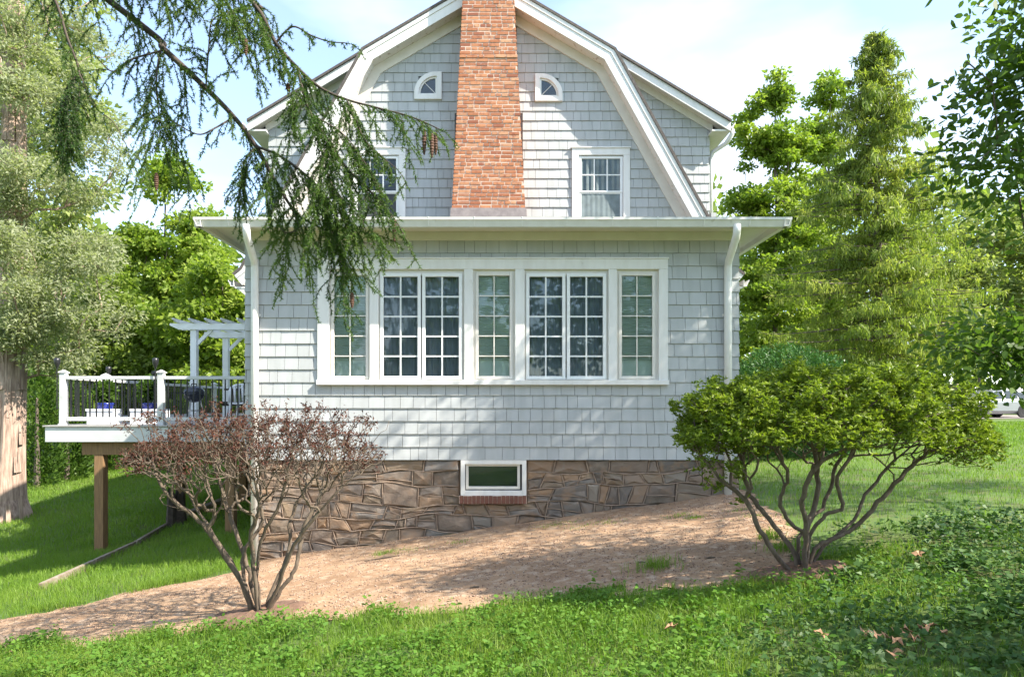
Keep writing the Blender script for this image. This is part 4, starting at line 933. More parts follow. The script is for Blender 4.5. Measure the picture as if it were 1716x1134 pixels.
# ------------------------------------------------------------------ vegetation
def tree_parts(t, Nn, par, rad, bark, n=6, rmin=0.0):
    return skin(Nn, par, rad, n, rmin).build('trunk', bark, t, smooth=True)
def decid(label, base, top, blobs, ntar, nleaf, ln, wd, leaf, bark, group=None, name='deciduous_tree', trunk_r=None, clump=.55, tpl='diamond', shell=.45, flat=.55, tip=.012, reject=None, lean=(0, 0), bright=0.0, droop=.15, wts=None):
    bx, by = base; z0 = g1(bx, by); t = thing(name, (bx, by, z0), label, 'tree', group)
    vol = np.array([b[3] * b[4] * b[5] for b in blobs]); pr = vol ** .8; pr = pr * np.array(wts) if wts else pr; pr = pr / pr.sum(); T = []
    for b, p in zip(blobs, pr): T.append(ellip(max(4, int(ntar * p)), b[:3], b[3:], shell))
    T = np.concatenate(T)
    if reject is not None: T = T[~reject(T)]
    nst = 14; tz = np.linspace(z0 - .15, top, nst)
    stem = np.stack([bx + lean[0] * np.linspace(0, 1, nst) + .05 * np.sin(tz * .9), by + lean[1] * np.linspace(0, 1, nst), tz], 1)
    Nn, par, rad, ends = grow([stem], T, .25, .45, .12, tip, 2.2, .15)
    if trunk_r: rad = np.minimum(rad * trunk_r / rad[0], np.maximum(rad, trunk_r))
    tree_parts(t, Nn, par, rad, bark, 7)
    k = NR.integers(0, len(T), nleaf); off = rdir(nleaf) * (clump * NR.random(nleaf) ** .5)[:, None]; off[:, 2] *= flat
    cl = NR.random(len(T)) ; C = T[k] + off
    if reject is not None:
        ok = ~reject(C); C = C[ok]; k = k[ok]; off = off[ok]
    m_ = len(C); D = unit(off + rdir(m_) * .5 - np.array([0, 0, droop]))
    rn = .15 + .45 * cl[k] + .4 * NR.random(m_) + bright
    leaves('crown', C, D, rdir(m_, 1.0, .6), ln * NR.uniform(.65, 1.25, m_), wd * NR.uniform(.7, 1.2, m_), leaf, t, rn, tpl)
    return t
def B(x, y, Y, rx, ry, rz): p = P(x, y, Y); k = Y / F; return (p.x, p.y, p.z, rx * k, ry, rz * k)   # blob from a pixel, a distance and pixel radii

# --- trees beyond the deck
def onaxis(x, Y): return (x - CX) * Y / F
decid('tall airy deciduous tree with pale trunk rising behind the pergola', (onaxis(275, 28), 28), P(275, 270, 28).z,
      [B(278, 300, 28, 60, 1.2, 45), B(230, 400, 28, 70, 1.6, 60), B(330, 400, 28, 60, 1.6, 55), B(275, 480, 28, 110, 2, 70), B(270, 580, 28, 130, 2.2, 80)],
      250, 26000, .22, .14, 'leaf_bright', 'bark', 'deciduous trees behind the deck', clump=.6, shell=.1, flat=.4)
decid('bright yellow green bushy tree between pergola and house wall', (onaxis(375, 24), 24), P(375, 440, 24).z,
      [B(370, 470, 24, 70, 1.6, 50), B(400, 560, 24, 90, 1.8, 70), B(320, 560, 24, 80, 1.6, 60), B(370, 640, 24, 120, 1.8, 60)], 110, 16000, .22, .14, 'leaf_bright', 'bark', 'deciduous trees behind the deck', clump=.6, shell=.3)
decid('dense green tree behind the corner of the deck', (onaxis(190, 25), 25), P(190, 480, 25).z,
      [B(190, 520, 25, 90, 1.8, 60), B(130, 600, 25, 80, 1.6, 60), B(250, 610, 25, 90, 1.6, 60), B(190, 680, 25, 120, 1.8, 60)], 120, 17000, .22, .13, 'leaf_mid', 'bark', 'deciduous trees behind the deck', clump=.6, shell=.3)
decid('pale tall tree standing behind the big shaggy trunk', (onaxis(95, 30), 30), P(95, 40, 30).z,
      [B(60, 60, 30, 110, 2, 90), B(120, 180, 30, 90, 2, 80), B(40, 250, 30, 110, 2, 90), B(130, 350, 30, 80, 2, 80), B(60, 450, 30, 140, 2, 90), B(80, 570, 30, 150, 2, 80)], 170, 16000, .30, .17, 'leaf_pale', 'bark_pale', clump=.85, shell=.3)
decid('rounded green tree filling the gap behind the lawn hedge', (onaxis(40, 33), 33), P(40, 420, 33).z,
      [B(20, 520, 33, 120, 2, 90), B(100, 620, 33, 130, 2, 80), B(-80, 600, 33, 120, 2, 90)], 90, 9000, .30, .18, 'leaf_mid', 'bark', clump=.8)

# big shaggy conifer by the left edge
Yc = 16.6; tb_ = gpix(12, 868); Yc = tb_.y
t = thing('conifer_tree', tb_, 'huge conifer with shaggy pinkish trunk and pale sprays beside the deck', 'tree')
zz = np.linspace(tb_.z - .2, P(40, -260, Yc).z, 26); xs = tb_.x - .12 + .22 * np.sin(np.linspace(0, 4, 26)) * .6 + np.linspace(0, .35, 26)
m = MB(); n = 22; vs = []
for j, z in enumerate(zz):
    s = j / 25; q = .41 * (1 - .62 * s) + .20 * math.exp(-(z - tb_.z) / .5)
    for i in range(n):
        a = 2 * math.pi * i / n; rr = q * (1 + .07 * math.sin(5 * a + j * .15) + .05 * math.sin(9 * a - j * .3) + R.uniform(-.025, .025)); vs.append((xs[j] + rr * math.cos(a), Yc + rr * math.sin(a), z))
m.add(vs, [(j * n + i, j * n + (i + 1) % n, (j + 1) * n + (i + 1) % n, (j + 1) * n + i) for j in range(25) for i in range(n)]); m.build('trunk', 'bark_pale', t)
# curling strips of bark
for i in range(150):
    j = R.randint(0, 18); a = R.uniform(math.pi, 2 * math.pi); s = j / 25; q = .41 * (1 - .62 * s) + .20 * math.exp(-(zz[j] - tb_.z) / .5); q *= 1.03; w = R.uniform(.03, .08) / q; h = R.uniform(.25, .8); lift = R.uniform(.01, .06)
    f = lambda aa, zq, ex: (xs[j] + (q + ex) * math.cos(aa), Yc + (q + ex) * math.sin(aa), zz[j] + zq)
    MB().add([f(a - w, 0, lift), f(a + w, 0, lift * .6), f(a + w * .8, h, 0.0), f(a - w * .8, h, 0.0), f(a - w, 0, lift - .012), f(a + w, 0, lift * .6 - .012), f(a + w * .8, h, -.012), f(a - w * .8, h, -.012)], [(0, 1, 2, 3), (7, 6, 5, 4), (0, 4, 5, 1), (1, 5, 6, 2), (3, 2, 6, 7), (0, 3, 7, 4)]).build('bark_strip', 'bark_pale', t)
T = []
for x, y, rx, ry in ((20, 30, 110, 90), (130, 40, 70, 60), (90, 150, 90, 60), (10, 200, 90, 60), (150, 240, 60, 50), (110, 330, 90, 60), (20, 360, 90, 60), (160, 420, 70, 50), (70, 450, 110, 60), (150, 520, 80, 45), (30, 540, 90, 50), (100, 600, 70, 40), (-60, 100, 80, 100), (-60, 350, 80, 120), (25, 60, 45, 60), (30, 170, 45, 50), (25, 300, 45, 60), (30, 420, 45, 50), (40, 500, 40, 40), (20, 560, 45, 40)):
    b = B(x, y, Yc - (R.uniform(.7, 1.3) if rx <= 45 else R.uniform(-.2, .8)), rx, 1.2, ry); T.append(ellip(11, b[:3], b[3:], .2))
T = np.concatenate(T); sk = np.stack([xs, np.full(26, Yc), zz], 1)
Nn, par, rad, ends = grow([sk[2:]], T, .2, .3, .2, .012, 2.3, .05)
rad = np.minimum(rad, .09); skin(Nn, par, rad, 6).build('branches', 'bark_pale', t, smooth=True)
k = NR.integers(0, len(T), 52000); off = rdir(52000) * (.50 * NR.random(52000) ** .6)[:, None]; off[:, 2] *= .6; cl = NR.random(len(T))
leaves('crown', T[k] + off, unit(off * 1.5 + rdir(52000) * .6), rdir(52000, .7), NR.uniform(.07, .15, 52000), NR.uniform(.025, .05, 52000), 'cedar', t, .15 + .4 * cl[k] + .45 * NR.random(52000))
# hedge of conifers beyond the lawn on the deck side
def hedge_plant(px, py, wpx, ztop_px, label, n=4200, mat='hedge', name='arborvitae', grp='arborvitae along the lawn edge', ln=.13, cat='shrub'):
    b = gpix(px, py); k = b.y / F; rx = wpx * k / 2; h = (py - ztop_px) * k; t = thing(name, b, label, cat, grp)
    MB().tube([(b.x, b.y, b.z - .05), (b.x, b.y, b.z + h * .8)], [rx * .12, rx * .04], 6).build('trunk', 'bark', t)
    d = rdir(n); u_ = NR.random(n); zr = u_ * h; prof_ = np.where(u_ < .25, .75 + u_, 1.0) * np.sqrt(np.clip(1 - np.clip((u_ - .55) / .45, 0, 1) ** 2, 0.02, 1))
    a = NR.random(n) * 2 * np.pi; q = prof_ * rx * (.65 + .4 * NR.random(n)) * (.85 + .3 * vnoise(a * 2, u_ * 9, 1, int(px)))
    C = np.stack([b.x + q * np.cos(a), b.y + q * np.sin(a), b.z + .03 + zr], 1); D = unit(np.stack([np.cos(a), np.sin(a), np.full(n, 1.0)], 1) + rdir(n) * .7)
    leaves('crown', C, D, rdir(n), ln * NR.uniform(.6, 1.4, n), ln * .45 * NR.uniform(.7, 1.2, n), mat, t, NR.random(n)); return t
for i, (x, y, w, tp, lb) in enumerate(((62, 815, 90, 630, 'dark arborvitae next to the shaggy trunk'), (112, 805, 80, 640, 'dark arborvitae filling the row behind the deck corner'), (165, 790, 80, 700, 'low rounded bright shrub beneath the deck corner'), (215, 775, 70, 690, 'rounded green shrub at the end of the lawn hedge'), (20, 800, 80, 600, 'tall dark arborvitae behind the shaggy trunk'), (265, 762, 70, 680, 'dark shrub seen under the deck beam'), (330, 760, 80, 670, 'dark shrub far under the deck by the house'), (390, 760, 80, 660, 'dark shrub under the deck closest to house wall'))):
    hedge_plant(x, y, w, tp, lb)

# --- trees on the lawn side
decid('slender bright green tree next to the house eave', (onaxis(1300, 30), 30), P(1298, 120, 30).z,
      [B(1298, 160, 30, 45, 1, 45), B(1275, 240, 30, 60, 1.4, 60), B(1330, 250, 30, 55, 1.4, 60), B(1270, 340, 30, 65, 1.6, 60), B(1330, 380, 30, 70, 1.6, 70), B(1290, 480, 30, 90, 2, 80), B(1300, 580, 30, 100, 2, 70)], 330, 38000, .21, .13, 'leaf_bright', 'bark', 'deciduous trees across the lawn', clump=.5, shell=.1, flat=.4)
decid('narrow tall green tree between slender tree and spruce', (onaxis(1390, 33), 33), P(1388, 110, 33).z,
      [B(1388, 150, 33, 32, 1, 45), B(1385, 240, 33, 45, 1.2, 60), B(1380, 350, 33, 60, 1.5, 70), B(1380, 470, 33, 90, 2, 80), B(1390, 580, 33, 110, 2, 60)], 260, 28000, .23, .14, 'leaf_bright', 'bark', 'deciduous trees across the lawn', clump=.5, shell=.1, flat=.4)
decid('pale feathery tree behind the drooping spruce', (onaxis(1640, 46), 46), P(1640, 330, 46).z,
      [B(1620, 400, 46, 90, 2.4, 80), B(1700, 440, 46, 90, 2.4, 90), B(1580, 500, 46, 90, 2.4, 80), B(1680, 560, 46, 120, 2.4, 70), B(1760, 480, 46, 100, 2.4, 120)], 150, 16000, .36, .2, 'leaf_pale', 'bark', clump=.95)
decid('bushy green tree far behind the spruce and hedge', (onaxis(1500, 44), 44), P(1490, 430, 44).z,
      [B(1460, 480, 44, 110, 2.2, 80), B(1540, 560, 44, 110, 2.2, 60), B(1380, 560, 44, 120, 2.2, 70), B(1290, 580, 44, 110, 2.2, 70)], 120, 12000, .34, .2, 'leaf_mid', 'bark', clump=.9)
def spruce(label, bx, by, ztop, hw, z_lo, nb, mat):
    z0 = g1(bx, by); t = thing('spruce_tree', (bx, by, z0), label, 'tree'); H = ztop - z0
    MB().tube([(bx, by, z0 - .1), (bx + .06, by, z0 + H * .5), (bx, by, ztop)], [.22, .13, .015], 8).build('trunk', 'bark', t, smooth=True)
    m = MB(); C = []; D = []; LL = []; RN = []
    for i in range(nb):
        u_ = (i + R.random()) / nb; z = z_lo + (ztop - z_lo) * u_; L = hw * (1 - u_) ** .78 * R.uniform(.4, 1.2) + .15; a = R.uniform(0, 2 * math.pi)
        dr = Vector((math.cos(a), math.sin(a), 0)); pts = []
        for j in range(7):
            s = j / 6; pts.append(Vector((bx, by, z)) + dr * (L * s) + Vector((0, 0, L * (.12 * s - .42 * s * s + .26 * s ** 3.0) + .12 * (1 - s) * u_)))
        m.tube(pts, [.035 * (1 - .8 * s / 6) * (.5 + L / hw) for s in range(7)], 4, cap=False)
        cl = R.random(); side = Vector((-dr.y, dr.x, 0))
        for j in range(int(34 + 60 * L / hw)):
            s = R.uniform(.15, 1.02); p = pts[0].lerp(pts[-1], s); f = s * 6; q = min(5, int(f)); p = pts[q].lerp(pts[q + 1], min(1, f - q))
            lat = R.gauss(0, .22) * L * (1.1 - s) ; pp_ = p + side * lat + Vector((0, 0, -abs(lat) * .25 + R.uniform(-.06, .05)))
            hang = R.random() < .62
            d = Vector((R.gauss(0, .22), R.gauss(0, .22), -1)) if hang else dr * .8 + side * R.gauss(0, .6) + Vector((0, 0, R.uniform(-.2, .35)))
            C.append(pp_); D.append(d); LL.append(R.uniform(.22, .60) if hang else R.uniform(.15, .35)); RN.append(.15 + .45 * cl + .4 * R.random() + .12 * (not hang))
    m.build('branches', 'bark', t)
    n = len(C); C = np.array(C); D = np.array(D); LL = np.array(LL) * .8; RN = np.array(RN)
    # each sprig: 3 narrow blades
    C3 = np.repeat(C, 4, 0) + NR.normal(size=(n * 4, 3)) * .045; D3 = unit(np.repeat(unit(D), 4, 0) + NR.normal(size=(n * 4, 3)) * .24); L3 = np.repeat(LL, 4) * NR.uniform(.5, 1, n * 4)
    leaves('crown', C3, D3, rdir(n * 4), L3, NR.uniform(.03, .055, n * 4), mat, t, np.repeat(RN, 4) + NR.normal(size=n * 4) * .08)
    return t
sy = 24; spruce('tall drooping spruce with visible grey trunk across the lawn', onaxis(1468, sy), sy, P(1465, 58, sy).z, 4.3, P(1468, 615, sy).z, 270, 'spruce_far')
yx, yy_ = 5.9, 13.4
t = thing('yew_shrub', (yx, yy_, g1(yx, yy_)), 'clipped dark yew mound beside the house corner', 'shrub')
for q in range(5): MB().tube([(yx - .3 + q * .15, yy_, g1(yx, yy_) - .05), (yx - .9 + q * .45, yy_ + .1 * q - .2, 1.2)], [.04, .015], 5).build('stem', 'bark', t)
bush_leaves('foliage', (yx, yy_, .62), (1.55, 1.1, 1.22), 26000, .085, .032, 'yew', t, shell=.72)
hedge_plant(1540, 695, 120, 655, 'low green shrub by the roadside', 2500, 'hedge', 'roadside_shrub', None, .2)

# far-off wood closing the horizon
n = 62000; ang = NR.uniform(-1.15, 1.15, n); dist = NR.uniform(62, 95, n); X = dist * np.sin(ang); Y = dist * np.cos(ang); hh = 5.5 + 6 * vnoise(ang * 9, dist * .02, 1, 8) + 3.0 * vnoise(ang * 30, dist * .05, 1, 9)
hh = np.where((ang > -.3) & (ang < .3), hh, hh * 1.65)
Z = gz(X, Y) + hh * NR.random(n) ** .8; 
tag(leaves('far_wood', np.stack([X, Y, Z], 1), rdir(n), rdir(n), NR.uniform(.6, 1.2, n), NR.uniform(.4, .8, n), 'leaf_mid', None, .2 + .5 * vnoise(ang * 40, Z * .5, 1, 3) + .3 * NR.random(n)), 'mass of green woodland closing the far view', 'woodland', kind='stuff')
# trees on the near side of the garden, mirrored in the window panes
for i, (x, y, h, lb) in enumerate(((-9, -12, 12, 'tall tree across the garden facing the house'), (-1.5, -15, 11, 'broad tree across the garden facing the sunroom'), (6, -13, 12, 'leafy tree across the garden by the maple'), (-16, -8, 12, 'tall tree at the garden corner below the spruce'))):
    z0 = g1(x, y); decid(lb, (x, y), z0 + h * .8, [(x, y, z0 + h * .62, 3.6, 3, h * .36), (x - 1.5, y, z0 + h * .4, 3, 2.6, h * .25), (x + 1.6, y, z0 + h * .38, 2.8, 2.6, h * .25)], 90, 6000, .42, .26, 'leaf_mid', 'bark', 'trees facing the house', clump=1.0)

# --- leafy tree whose crown shades the facade; its branches reach into view
def rej(Tq):
    x, y, z = Tq[:, 0], Tq[:, 1], Tq[:, 2]
    infr = (x < .80 * y + .35) & (np.abs(z - .75) < .62 * y + .2) & (y > 0)
    allow = ((x > 3.35) & (y > 4.2) & (y < 6.4) & (((z > 2.05) & (z < 4.1) & (x > 3.35 + .55 * np.maximum(0, 2.7 - z))) | ((z > .72) & (z < 1.8) & (x > 3.45 + .5 * np.maximum(0, 1.05 - z)))))
    return infr & ~allow
decid('leafy tree whose low boughs overhang the green shrub', (9.2, 5.2), 7.2,
      [(8.8, 7.0, 6.2, 3.4, 2.5, 2.9), (6.6, 6.8, 6.6, 2.4, 1.8, 1.6), (4.05, 5.0, 3.2, .95, .8, .95), (4.4, 5.3, 2.45, .9, .8, .55), (4.25, 5.5, 1.22, .75, .5, .42), (7.2, 1.5, 3.9, 1.6, 1.2, 1.2), (5.6, 5.2, 3.8, 1.2, 1, 1)],
      600, 52000, .082, .044, 'leaf_dark', 'bark', None, 'leafy_tree', clump=.42, tpl='oval', shell=.15, flat=.6, tip=.005, reject=rej, wts=(1, 1, 2.2, 1.2, 3.2, 1.2, .7))

# --- two old shrubs beside the path
def shrub(base, stems, targets, tip, seg, jit, bf, label, name, bark, rs=1.0, rmax=.04, cat='shrub'):
    t = thing(name, base, label, cat); sp = []
    for st_ in stems:
        pts = [P(x, y, base.y + dy) for x, y, dy in st_]
        if (pts[0] - base).length < .25: pts[0].z = base.z - .05
        q = smooth_path(pts, 5); sp.append([np.array(p) + NR.normal(size=3) * .006 for p in q])
    Nn, par, rad, ends = grow(sp, targets, bf, seg, jit, tip, 2.5, .35)
    rad = np.minimum(rad * rs, rmax)
    skin(Nn, par, rad, 6).build('branches', bark, t, smooth=True)
    return t, Nn, par, rad, ends
def smooth_path(pts, k=6):
    pts = [Vector(p) for p in pts]; out = []
    for i in range(len(pts) - 1):
        p0 = pts[max(0, i - 1)]; p1 = pts[i]; p2 = pts[i + 1]; p3 = pts[min(len(pts) - 1, i + 2)]
        for j in range(k):
            s = j / k; out.append(.5 * ((2 * p1) + (p2 - p0) * s + (2 * p0 - 5 * p1 + 4 * p2 - p3) * s * s + (3 * p1 - p0 - 3 * p2 + p3) * s ** 3))
    return out + [pts[-1]]
def dome(n, c, rx, ry, zlo, ztop, edge=.5, inner=.0):
    a = NR.random(n) * 2 * np.pi; q = np.sqrt(inner + (1 - inner) * NR.random(n)); x = q * np.cos(a); y = q * np.sin(a)
    top = ztop - (ztop - zlo) * edge * q ** 3; lo = zlo + (ztop - zlo) * .25 * q ** 2
    z = lo + (top - lo) * NR.random(n) ** .6
    return np.stack([c[0] + x * rx, c[1] + y * ry, z], 1)
b = gpix(432, 1032); k = b.y / F
T = np.concatenate([dome(2300, (b.x - .02, b.y), 1.25, .9, P(0, 822, b.y).z, P(0, 698, b.y).z, .5), dome(170, (b.x - .02, b.y), 1.3, .9, P(0, 740, b.y).z, P(0, 668, b.y).z, .55), dome(120, (b.x, b.y), .9, .6, P(0, 860, b.y).z, P(0, 790, b.y).z, .2)])
stems = [[(430, 1030, 0), (405, 975, -.02), (360, 905, -.1), (328, 865, -.15), (290, 838, -.2), (255, 790, -.25)], [(426, 1028, .02), (396, 955, .1), (350, 885, .25), (318, 830, .4), (300, 780, .45)],
 [(432, 1030, .02), (418, 960, .1), (395, 890, .2), (378, 840, .3), (360, 785, .35)], [(435, 1030, 0), (431, 950, -.03), (442, 895, -.08), (468, 845, -.15), (480, 795, -.2), (492, 750, -.25)],
 [(440, 1030, 0), (472, 985, 0), (494, 955, .02), (500, 925, .05), (508, 890, .08), (532, 840, .12), (560, 800, .2), (600, 770, .25)], [(438, 1030, .03), (462, 975, .12), (485, 920, .2), (490, 860, .3), (525, 800, .4)],
 [(434, 1030, -.02), (428, 960, -.1), (420, 900, -.2), (435, 850, -.3), (425, 790, -.4)], [(437, 1030, -.03), (470, 970, -.15), (500, 900, -.25), (560, 830, -.35), (620, 770, -.4)], [(428, 1030, 0), (412, 985, .0), (408, 930, .05), (440, 870, .1), (415, 800, .1)]]
t, Nn, par, rad, ends = shrub(b, stems, T, .003, .055, .16, .45, 'nearly leafless brown shrub with dry curled leaves before the house corner', 'dead_shrub', 'bark_shrub', rs=1.0, rmax=.026)
th = np.where((rad < .0055) & (Nn[:, 2] > P(0, 800, b.y).z))[0]; wz = (Nn[th, 2] - P(0, 800, b.y).z) / .7; th = th[NR.random(len(th)) < np.clip(wz, .1, 1)]
idx = NR.choice(th, 10500); n = len(idx)
leaves('dry_leaves', Nn[idx] + NR.normal(size=(n, 3)) * .018, rdir(n, -.15), rdir(n), NR.uniform(.018, .044, n), NR.uniform(.008, .017, n), 'deadleaf', t)

b2 = gpix(1342, 962); b = b2
c = P(1385, 700, b.y)
T = np.concatenate([dome(1200, (c.x + .0, b.y), 1.17, .95, P(0, 775, b.y).z, P(0, 620, b.y).z, .72), dome(90, (c.x, b.y), 1.2, 1.0, P(0, 700, b.y).z, P(0, 606, b.y).z, .8), dome(200, (P(1235, 700, b.y).x, b.y + .05), .42, .45, P(0, 840, b.y).z, P(0, 640, b.y).z, .3), dome(45, (P(1590, 800, b.y).x, b.y), .35, .4, P(0, 790, b.y).z, P(0, 740, b.y).z, .2)])
stems = [[(1338, 960, 0), (1300, 930, -.03), (1270, 880, -.05), (1250, 838, -.05), (1205, 800, -.05), (1165, 750, 0)], [(1340, 958, .02), (1328, 922, .08), (1290, 870, .2), (1258, 830, .3), (1240, 760, .35)],
 [(1343, 960, 0), (1350, 900, -.02), (1322, 872, -.06), (1308, 840, -.1), (1322, 800, -.15), (1300, 745, -.2)], [(1347, 960, 0), (1354, 880, .05), (1366, 845, .12), (1370, 800, .2), (1362, 740, .3)],
 [(1350, 960, 0), (1366, 920, 0), (1400, 902, 0), (1430, 884, 0), (1480, 832, -.05), (1530, 780, -.1), (1600, 730, -.1)], [(1349, 960, -.02), (1358, 895, -.08), (1384, 862, -.15), (1412, 848, -.2), (1404, 808, -.25), (1432, 750, -.3)],
 [(1350, 960, .02), (1380, 915, .1), (1432, 870, .2), (1450, 830, .3), (1500, 770, .4), (1560, 720, .45)], [(1345, 960, .03), (1340, 900, .15), (1385, 840, .3), (1400, 780, .4), (1440, 730, .5)], [(1344, 960, -.03), (1352, 890, -.15), (1345, 830, -.3), (1380, 770, -.4), (1480, 730, -.5)]]
t, Nn, par, rad, ends = shrub(b, stems, T, .0024, .06, .22, .45, 'wide umbrella shaped green shrub with gnarled dark stems beside the path', 'green_shrub', 'bark_azalea', rs=1.3, rmax=.042)
th = np.where(rad < .0045)[0]; zr = (Nn[th, 2] - P(0, 790, b.y).z) / (P(0, 622, b.y).z - P(0, 790, b.y).z); hgt = P(0, 622, b.y).z
q = np.hypot((Nn[th, 0] - c.x) / 1.22, (Nn[th, 1] - b.y) / .95); surf = hgt - .28 * q ** 3
w = np.clip(1 - (surf - Nn[th, 2]) / .62, .03, 1) ** 1.2; w[Nn[th, 0] < P(1270, 0, b.y).x] = np.maximum(w[Nn[th, 0] < P(1270, 0, b.y).x], .5); w /= w.sum()
idx = NR.choice(th, 14000, p=w); reps = 7; C = np.repeat(Nn[idx] + NR.normal(size=(len(idx), 3)) * .03, reps, 0); n = len(C)
D = unit(rdir(n) * np.array([1, 1, .6]) + np.array([0, 0, .35])); rn = np.repeat(.1 + .5 * NR.random(len(idx)), reps) + .35 * NR.random(n)
leaves('foliage', C, D, rdir(n, .8), NR.uniform(.022, .046, n), NR.uniform(.011, .02, n), 'azalea', t, rn)
for bb, rr, lb in ((gpix(432, 1032), .42, 'mound of bare brown soil round the leafless shrub'), (b2, .34, 'mound of bare brown soil round the green shrub')):
    m = MB(); n = 26; vs = []
    for j in range(7):
        q = rr * j / 6
        for i in range(n):
            a = 2 * math.pi * i / n; x = bb.x + q * 1.25 * math.cos(a) * (1 + .15 * math.sin(3 * a)); y = bb.y + q * math.sin(a) * (1 + .12 * math.sin(2 * a + 1)); vs.append((x, y, g1(x, y) + .02 + .05 * (1 - (j / 6) ** 2) + R.uniform(-.012, .012) - (.06 if j == 6 else 0)))
    m.add(vs, [(j * n + i, j * n + (i + 1) % n, (j + 1) * n + (i + 1) % n, (j + 1) * n + i) for j in range(6) for i in range(n)]); tag(m.build('soil_mound', 'soil'), kind='structure')

# --- spruce boughs hanging into view from a tree just outside it
TX, TY = -4.9, 3.2; tz0 = g1(TX, TY)
st = thing('hanging_spruce', (TX, TY, tz0), 'spruce whose dark drooping boughs with long cones hang before the gable', 'tree')
MB().tube([(TX, TY, tz0 - .1), (TX + .03, TY, 2.5), (TX, TY, 7.5), (TX, TY, 11)], [.30, .24, .14, .02], 12).build('trunk', 'bark_dark', st, smooth=True)
def bp(pts): return [P(x, y, Y) for x, y, Y in pts]
NEC, NED, NEL, NEN = [], [], [], []
br = MB(); tw = MB(); cones = []
def smooth_path(pts, k=6):
    pts = [Vector(p) for p in pts]; out = []
    for i in range(len(pts) - 1):
        p0 = pts[max(0, i - 1)]; p1 = pts[i]; p2 = pts[i + 1]; p3 = pts[min(len(pts) - 1, i + 2)]
        for j in range(k):
            s = j / k; out.append(.5 * ((2 * p1) + (p2 - p0) * s + (2 * p0 - 5 * p1 + 4 * p2 - p3) * s * s + (3 * p1 - p0 - 3 * p2 + p3) * s ** 3))
    return out + [pts[-1]]
def needles(path, dens, ln, bright):
    for a, b in zip(path, path[1:]):
        L = (b - a).length; k = max(1, int(L * dens)); d = (b - a).normalized()
        for _ in range(k):
            p = a.lerp(b, R.random()); v = Vector((R.gauss(0, 1), R.gauss(0, 1), R.gauss(0, 1))).normalized()
            NEC.append(p); NED.append(d * .75 + v); NEL.append(ln * R.uniform(.7, 1.2)); NEN.append(bright + R.uniform(-.12, .12))
def branchlet(p, d, L, depth, bright, rad=.0022):
    path = [p.copy()]; v = d.normalized(); n_ = max(3, int(L / .05)); 
    for i in range(n_):
        v = (v + Vector((R.gauss(0, .16), R.gauss(0, .16), -.26))).normalized(); path.append(path[-1] + v * (L / n_))
    tw.tube(path, [rad * (1 - .6 * i / n_) for i in range(n_ + 1)], 3, cap=False)
    needles(path, 540, .020, bright)
    if depth > 0:
        for i in range(1, n_):
            if R.random() < .9:
                sd = Vector((R.gauss(0, 1), R.gauss(0, 1), -.25)).normalized(); branchlet(path[i], (v * .5 + sd), L * R.uniform(.22, .5), depth - 1, bright + R.uniform(0, .18), rad * .7)
def bough(pts, r0, r1, hang, spacing, s0=0.0, lat=.5, bright=.2, lmul=lambda s: 1.0, skip=.1):  # bright: needle tone per bough; sunlit look of the lower boughs is put in here
    path = smooth_path(pts); n_ = len(path); br.tube(path, [r0 + (r1 - r0) * i / (n_ - 1) for i in range(n_)], 7)
    Ls = [0]
    for a, b in zip(path, path[1:]): Ls.append(Ls[-1] + (b - a).length)
    x = Ls[-1] * s0
    while x < Ls[-1]:
        i = max(0, min(n_ - 2, int(np.searchsorted(Ls, x)) - 1)); f = (x - Ls[i]) / max(1e-6, Ls[i + 1] - Ls[i]); p = path[i].lerp(path[i + 1], f); d = (path[i + 1] - path[i]).normalized(); s = x / Ls[-1]
        if R.random() > skip:
            side = d.cross(Vector((0, 0, 1))).normalized() * R.choice((-1, 1)); L = 1.02 * hang * R.choice((.3, .5, .7, .9, 1.0, 1.3)) * R.uniform(.8, 1.2) * lmul(s)
            branchlet(p, side * lat * R.uniform(.3, 1.2) + d * .45 + Vector((0, 0, R.uniform(-.5, .15))), L, 1, bright + .06 + R.uniform(-.15, .22) + .15 * s)
        x += .86 * spacing * R.uniform(.3, 1.8)
    branchlet(path[-1], (path[-1] - path[-3]), .16, 1, bright + .3)
    return path
Tr = lambda z: Vector((TX, TY, z))
bough([Tr(4.9)] + bp([(175, -4, 4.0), (276, 84, 4.0), (340, 143, 4.0), (392, 196, 4.0), (430, 246, 4.0), (455, 292, 4.0), (485, 342, 4.0), (503, 363, 4.0), (560, 392, 3.95), (625, 410, 3.9)]), .021, .003, .30, .05, .42, bright=.25, lmul=lambda s: .6 + .6 * s - 1.0 * max(0, s - .9) * 5)
bough([Tr(5.6), P(330, -70, 3.9)] + bp([(426, 8, 3.9), (462, 72, 3.9), (500, 115, 3.9), (537, 147, 3.9), (581, 167, 3.9), (633, 181, 3.9), (689, 196, 3.9), (735, 216, 3.9)]), .014, .003, .26, .032, .52, bright=.2, lmul=lambda s: 1.25 - .35 * s)
bough(bp([(498, 112, 3.9), (507, 150, 3.85), (522, 193, 3.82), (552, 237, 3.8), (581, 281, 3.78), (622, 322, 3.75), (660, 365, 3.72), (683, 405, 3.7)]), .009, .002, .38, .024, .0, bright=.2, lmul=lambda s: 1.0 - .85 * s ** 3)
bough([Tr(4.4), P(40, -70, 3.7)] + bp([(89, -6, 3.7), (113, 64, 3.7), (133, 123, 3.7), (129, 190, 3.68), (122, 240, 3.66)]), .010, .003, .28, .045, .58, bright=.05)
bough([Tr(5.8), P(250, -90, 3.75)] + bp([(345, -30, 3.75), (380, 5, 3.75), (400, 40, 3.75)]), .013, .004, .33, .03, .55, bright=.35)
